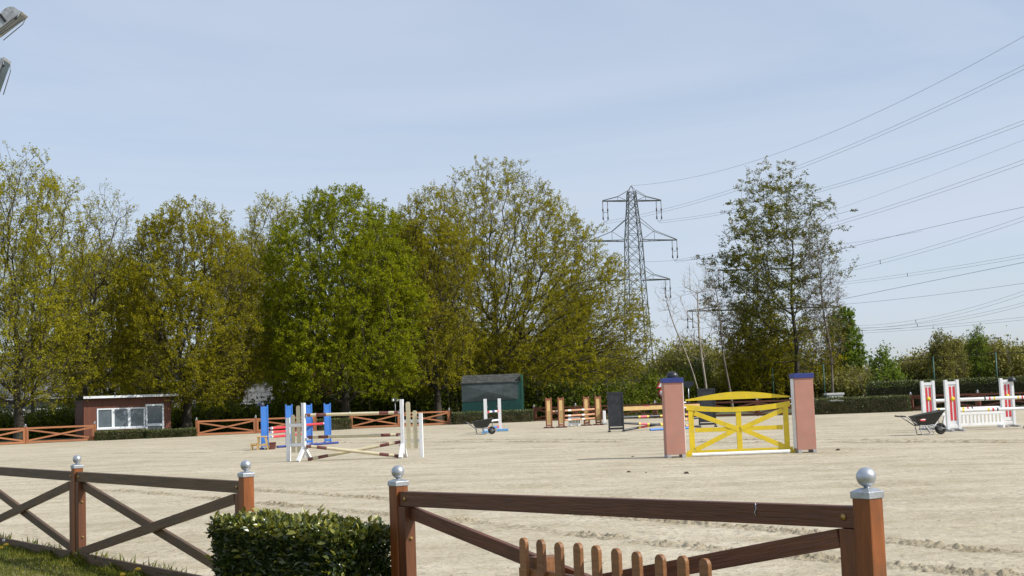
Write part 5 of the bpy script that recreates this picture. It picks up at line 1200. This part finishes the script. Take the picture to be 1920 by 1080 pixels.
# ------------------------------------------------------------------ undergrowth and far wood
def mass(name, label, cat, path, lm, n_cl, per, lsize, seed, stems=True, stemmat=None, cl_r=.55):
    per = int(per * 1.5)
    """path rows: (photo column, depth, height, thickness)"""
    rng = np.random.default_rng(seed); pc = np.array(path, float); u = rng.random(n_cl) * (len(pc) - 1)
    ip = lambda j: np.interp(u, np.arange(len(pc)), pc[:, j])
    col_, dep, hh, th = ip(0), ip(1), ip(2), ip(3)
    dep = dep + (rng.random(n_cl) - .35) * th
    X = np.array([px(c, d).x for c, d in zip(col_, dep)])
    top_ = hh * (.55 + .75 * vnoise(X * .33 + 100, dep * .2, seed)); z = top_ * rng.random(n_cl) ** .75
    C = np.stack([X, dep, z], 1)
    k = np.repeat(np.arange(n_cl), per); q = len(k)
    P = C[k] + rng.normal(size=(q, 3)) * cl_r * np.array([1, 1, .8]); P[:, 2] = np.abs(P[:, 2]) + .02
    V, F = leaf_tris(rng, P, unit(rng.normal(size=(q, 3))) + np.array([0, -.2, .1]), lsize * (.7 + .8 * rng.random(q)), .75)
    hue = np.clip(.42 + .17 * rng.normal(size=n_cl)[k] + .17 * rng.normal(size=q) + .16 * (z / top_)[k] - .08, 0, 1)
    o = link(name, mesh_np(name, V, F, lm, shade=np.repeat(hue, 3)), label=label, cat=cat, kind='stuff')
    if stems:
        m = n_cl // 3; s0 = C[:m].copy(); s0[:, 2] = 0; s1 = C[:m] + rng.normal(size=(m, 3)) * .4; s1[:, 2] = top_[:m] * (1.0 + .25 * rng.random(m)); md = (s0 + s1) / 2 + rng.normal(size=(m, 3)) * .15
        V1, F1 = tubes_np(s0, md, np.full(m, .045), np.full(m, .03), 4); V2, F2 = tubes_np(md, s1, np.full(m, .03), np.full(m, .01), 4)
        # side twigs
        j = np.repeat(np.arange(m), 5); tt = .5 + .5 * rng.random(len(j)); b0 = md[j] + (s1 - md)[j] * (tt * 1.6 - .7)[:, None].clip(0, 1); b1 = b0 + np.stack([rng.normal(size=len(j)) * .45, rng.normal(size=len(j)) * .4, .35 + .5 * rng.random(len(j))], 1)
        V3, F3 = tubes_np(b0, b1, np.full(len(j), .014), np.full(len(j), .006), 3)
        V = np.concatenate([V1, V2, V3]); F = np.concatenate([F1, F2 + len(V1), F3 + len(V1) + len(V2)])
        link('stems', mesh_np('stems', V, F, stemmat or M_BARK2), o)
    return o
mass('undergrowth', 'dark green bushes and saplings under the oaks behind the far fence', 'bushes', [(-120, 103, 1.6, 5), (60, 104, 1.4, 5), (160, 107, 1.8, 5), (330, 108, 1.6, 5), (450, 108, 1.3, 5), (600, 111, 2.4, 5), (700, 113, 3.4, 6), (800, 114, 4.0, 6), (880, 116, 4.2, 6)], L_UND, 1500, 42, .20, 31)
mass('undergrowth', 'fresh green bushes between the green shed and the bare pale trees', 'bushes', [(880, 121, 4.0, 9), (1000, 117, 2.6, 9), (1080, 116, 2.4, 9), (1160, 118, 2.8, 9), (1230, 124, 3.2, 9), (1320, 132, 3.6, 8)], L_UND, 1300, 42, .21, 32)
mass('undergrowth', 'mixed bushes under the tall dark tree behind the mesh fence', 'bushes', [(1300, 140, 4.2, 7), (1400, 137, 4.6, 8), (1500, 134, 4.0, 8), (1580, 130, 3.0, 7), (1640, 122, 2.6, 6)], L_FAR, 900, 40, .23, 33)
mass('far_wood', 'hazy olive far wood along the horizon behind the right jump', 'wood', [(1590, 150, 1.8, 14), (1680, 150, 3.0, 16), (1740, 146, 4.0, 16), (1820, 142, 4.9, 16), (1900, 138, 4.9, 16), (2080, 132, 4.9, 14)], L_FAR, 1700, 40, .26, 34, cl_r=.7)
mass('far_wood', 'far wood behind the pylon foot', 'wood', [(1120, 190, 7, 16), (1230, 188, 7, 16), (1330, 184, 7.5, 16), (1420, 180, 7.0, 14), (1640, 176, 4.0, 12)], L_FAR, 1100, 38, .34, 35, cl_r=.9)
mass('far_wood', 'dark far wood closing the view behind the left trees and houses', 'wood', [(-160, 150, 8.5, 10), (150, 150, 9, 10), (400, 150, 9, 10), (700, 148, 9, 10), (950, 146, 9, 10), (1120, 150, 7, 10)], L_OAK, 1900, 40, .32, 36, cl_r=.9)
# chestnut sapling with big leaves
make_tree('chestnut_sapling', 'young chestnut with large fresh green leaves behind the right hedge', px(1660, 104), 4.5, 3.4, [(.6, .8, 1.3), (1.6, 1.2, 1.7), (2.6, 1.0, 1.4), (3.6, .8, .9), (4.6, .25, .3)], 130, L_CHST, 41, twigs=3, per=7, lsize=.24, trunk_min=.06)
for x, d, h_, s_, lab in ((1768, 128, 6.6, 42, 'pale thin birch-like tree in the far right wood'), (1795, 131, 6.0, 43, 'second thin tree in the far right wood'), (1838, 134, 7.2, 44, 'tallest green tree of the far right wood')):
    make_tree('thin_tree', lab, px(x, d), h_, h_ * .75, [(1.5, .9, .9), (h_ * .5, 1.3, 1.3), (h_ * .8, 1.0, 1.0), (h_, .4, .4)], 260, L_FAR if s_ != 44 else L_CHST, s_, bark=M_BARK2, bf=.35, per=7, lsize=.19, trunk_min=.08)
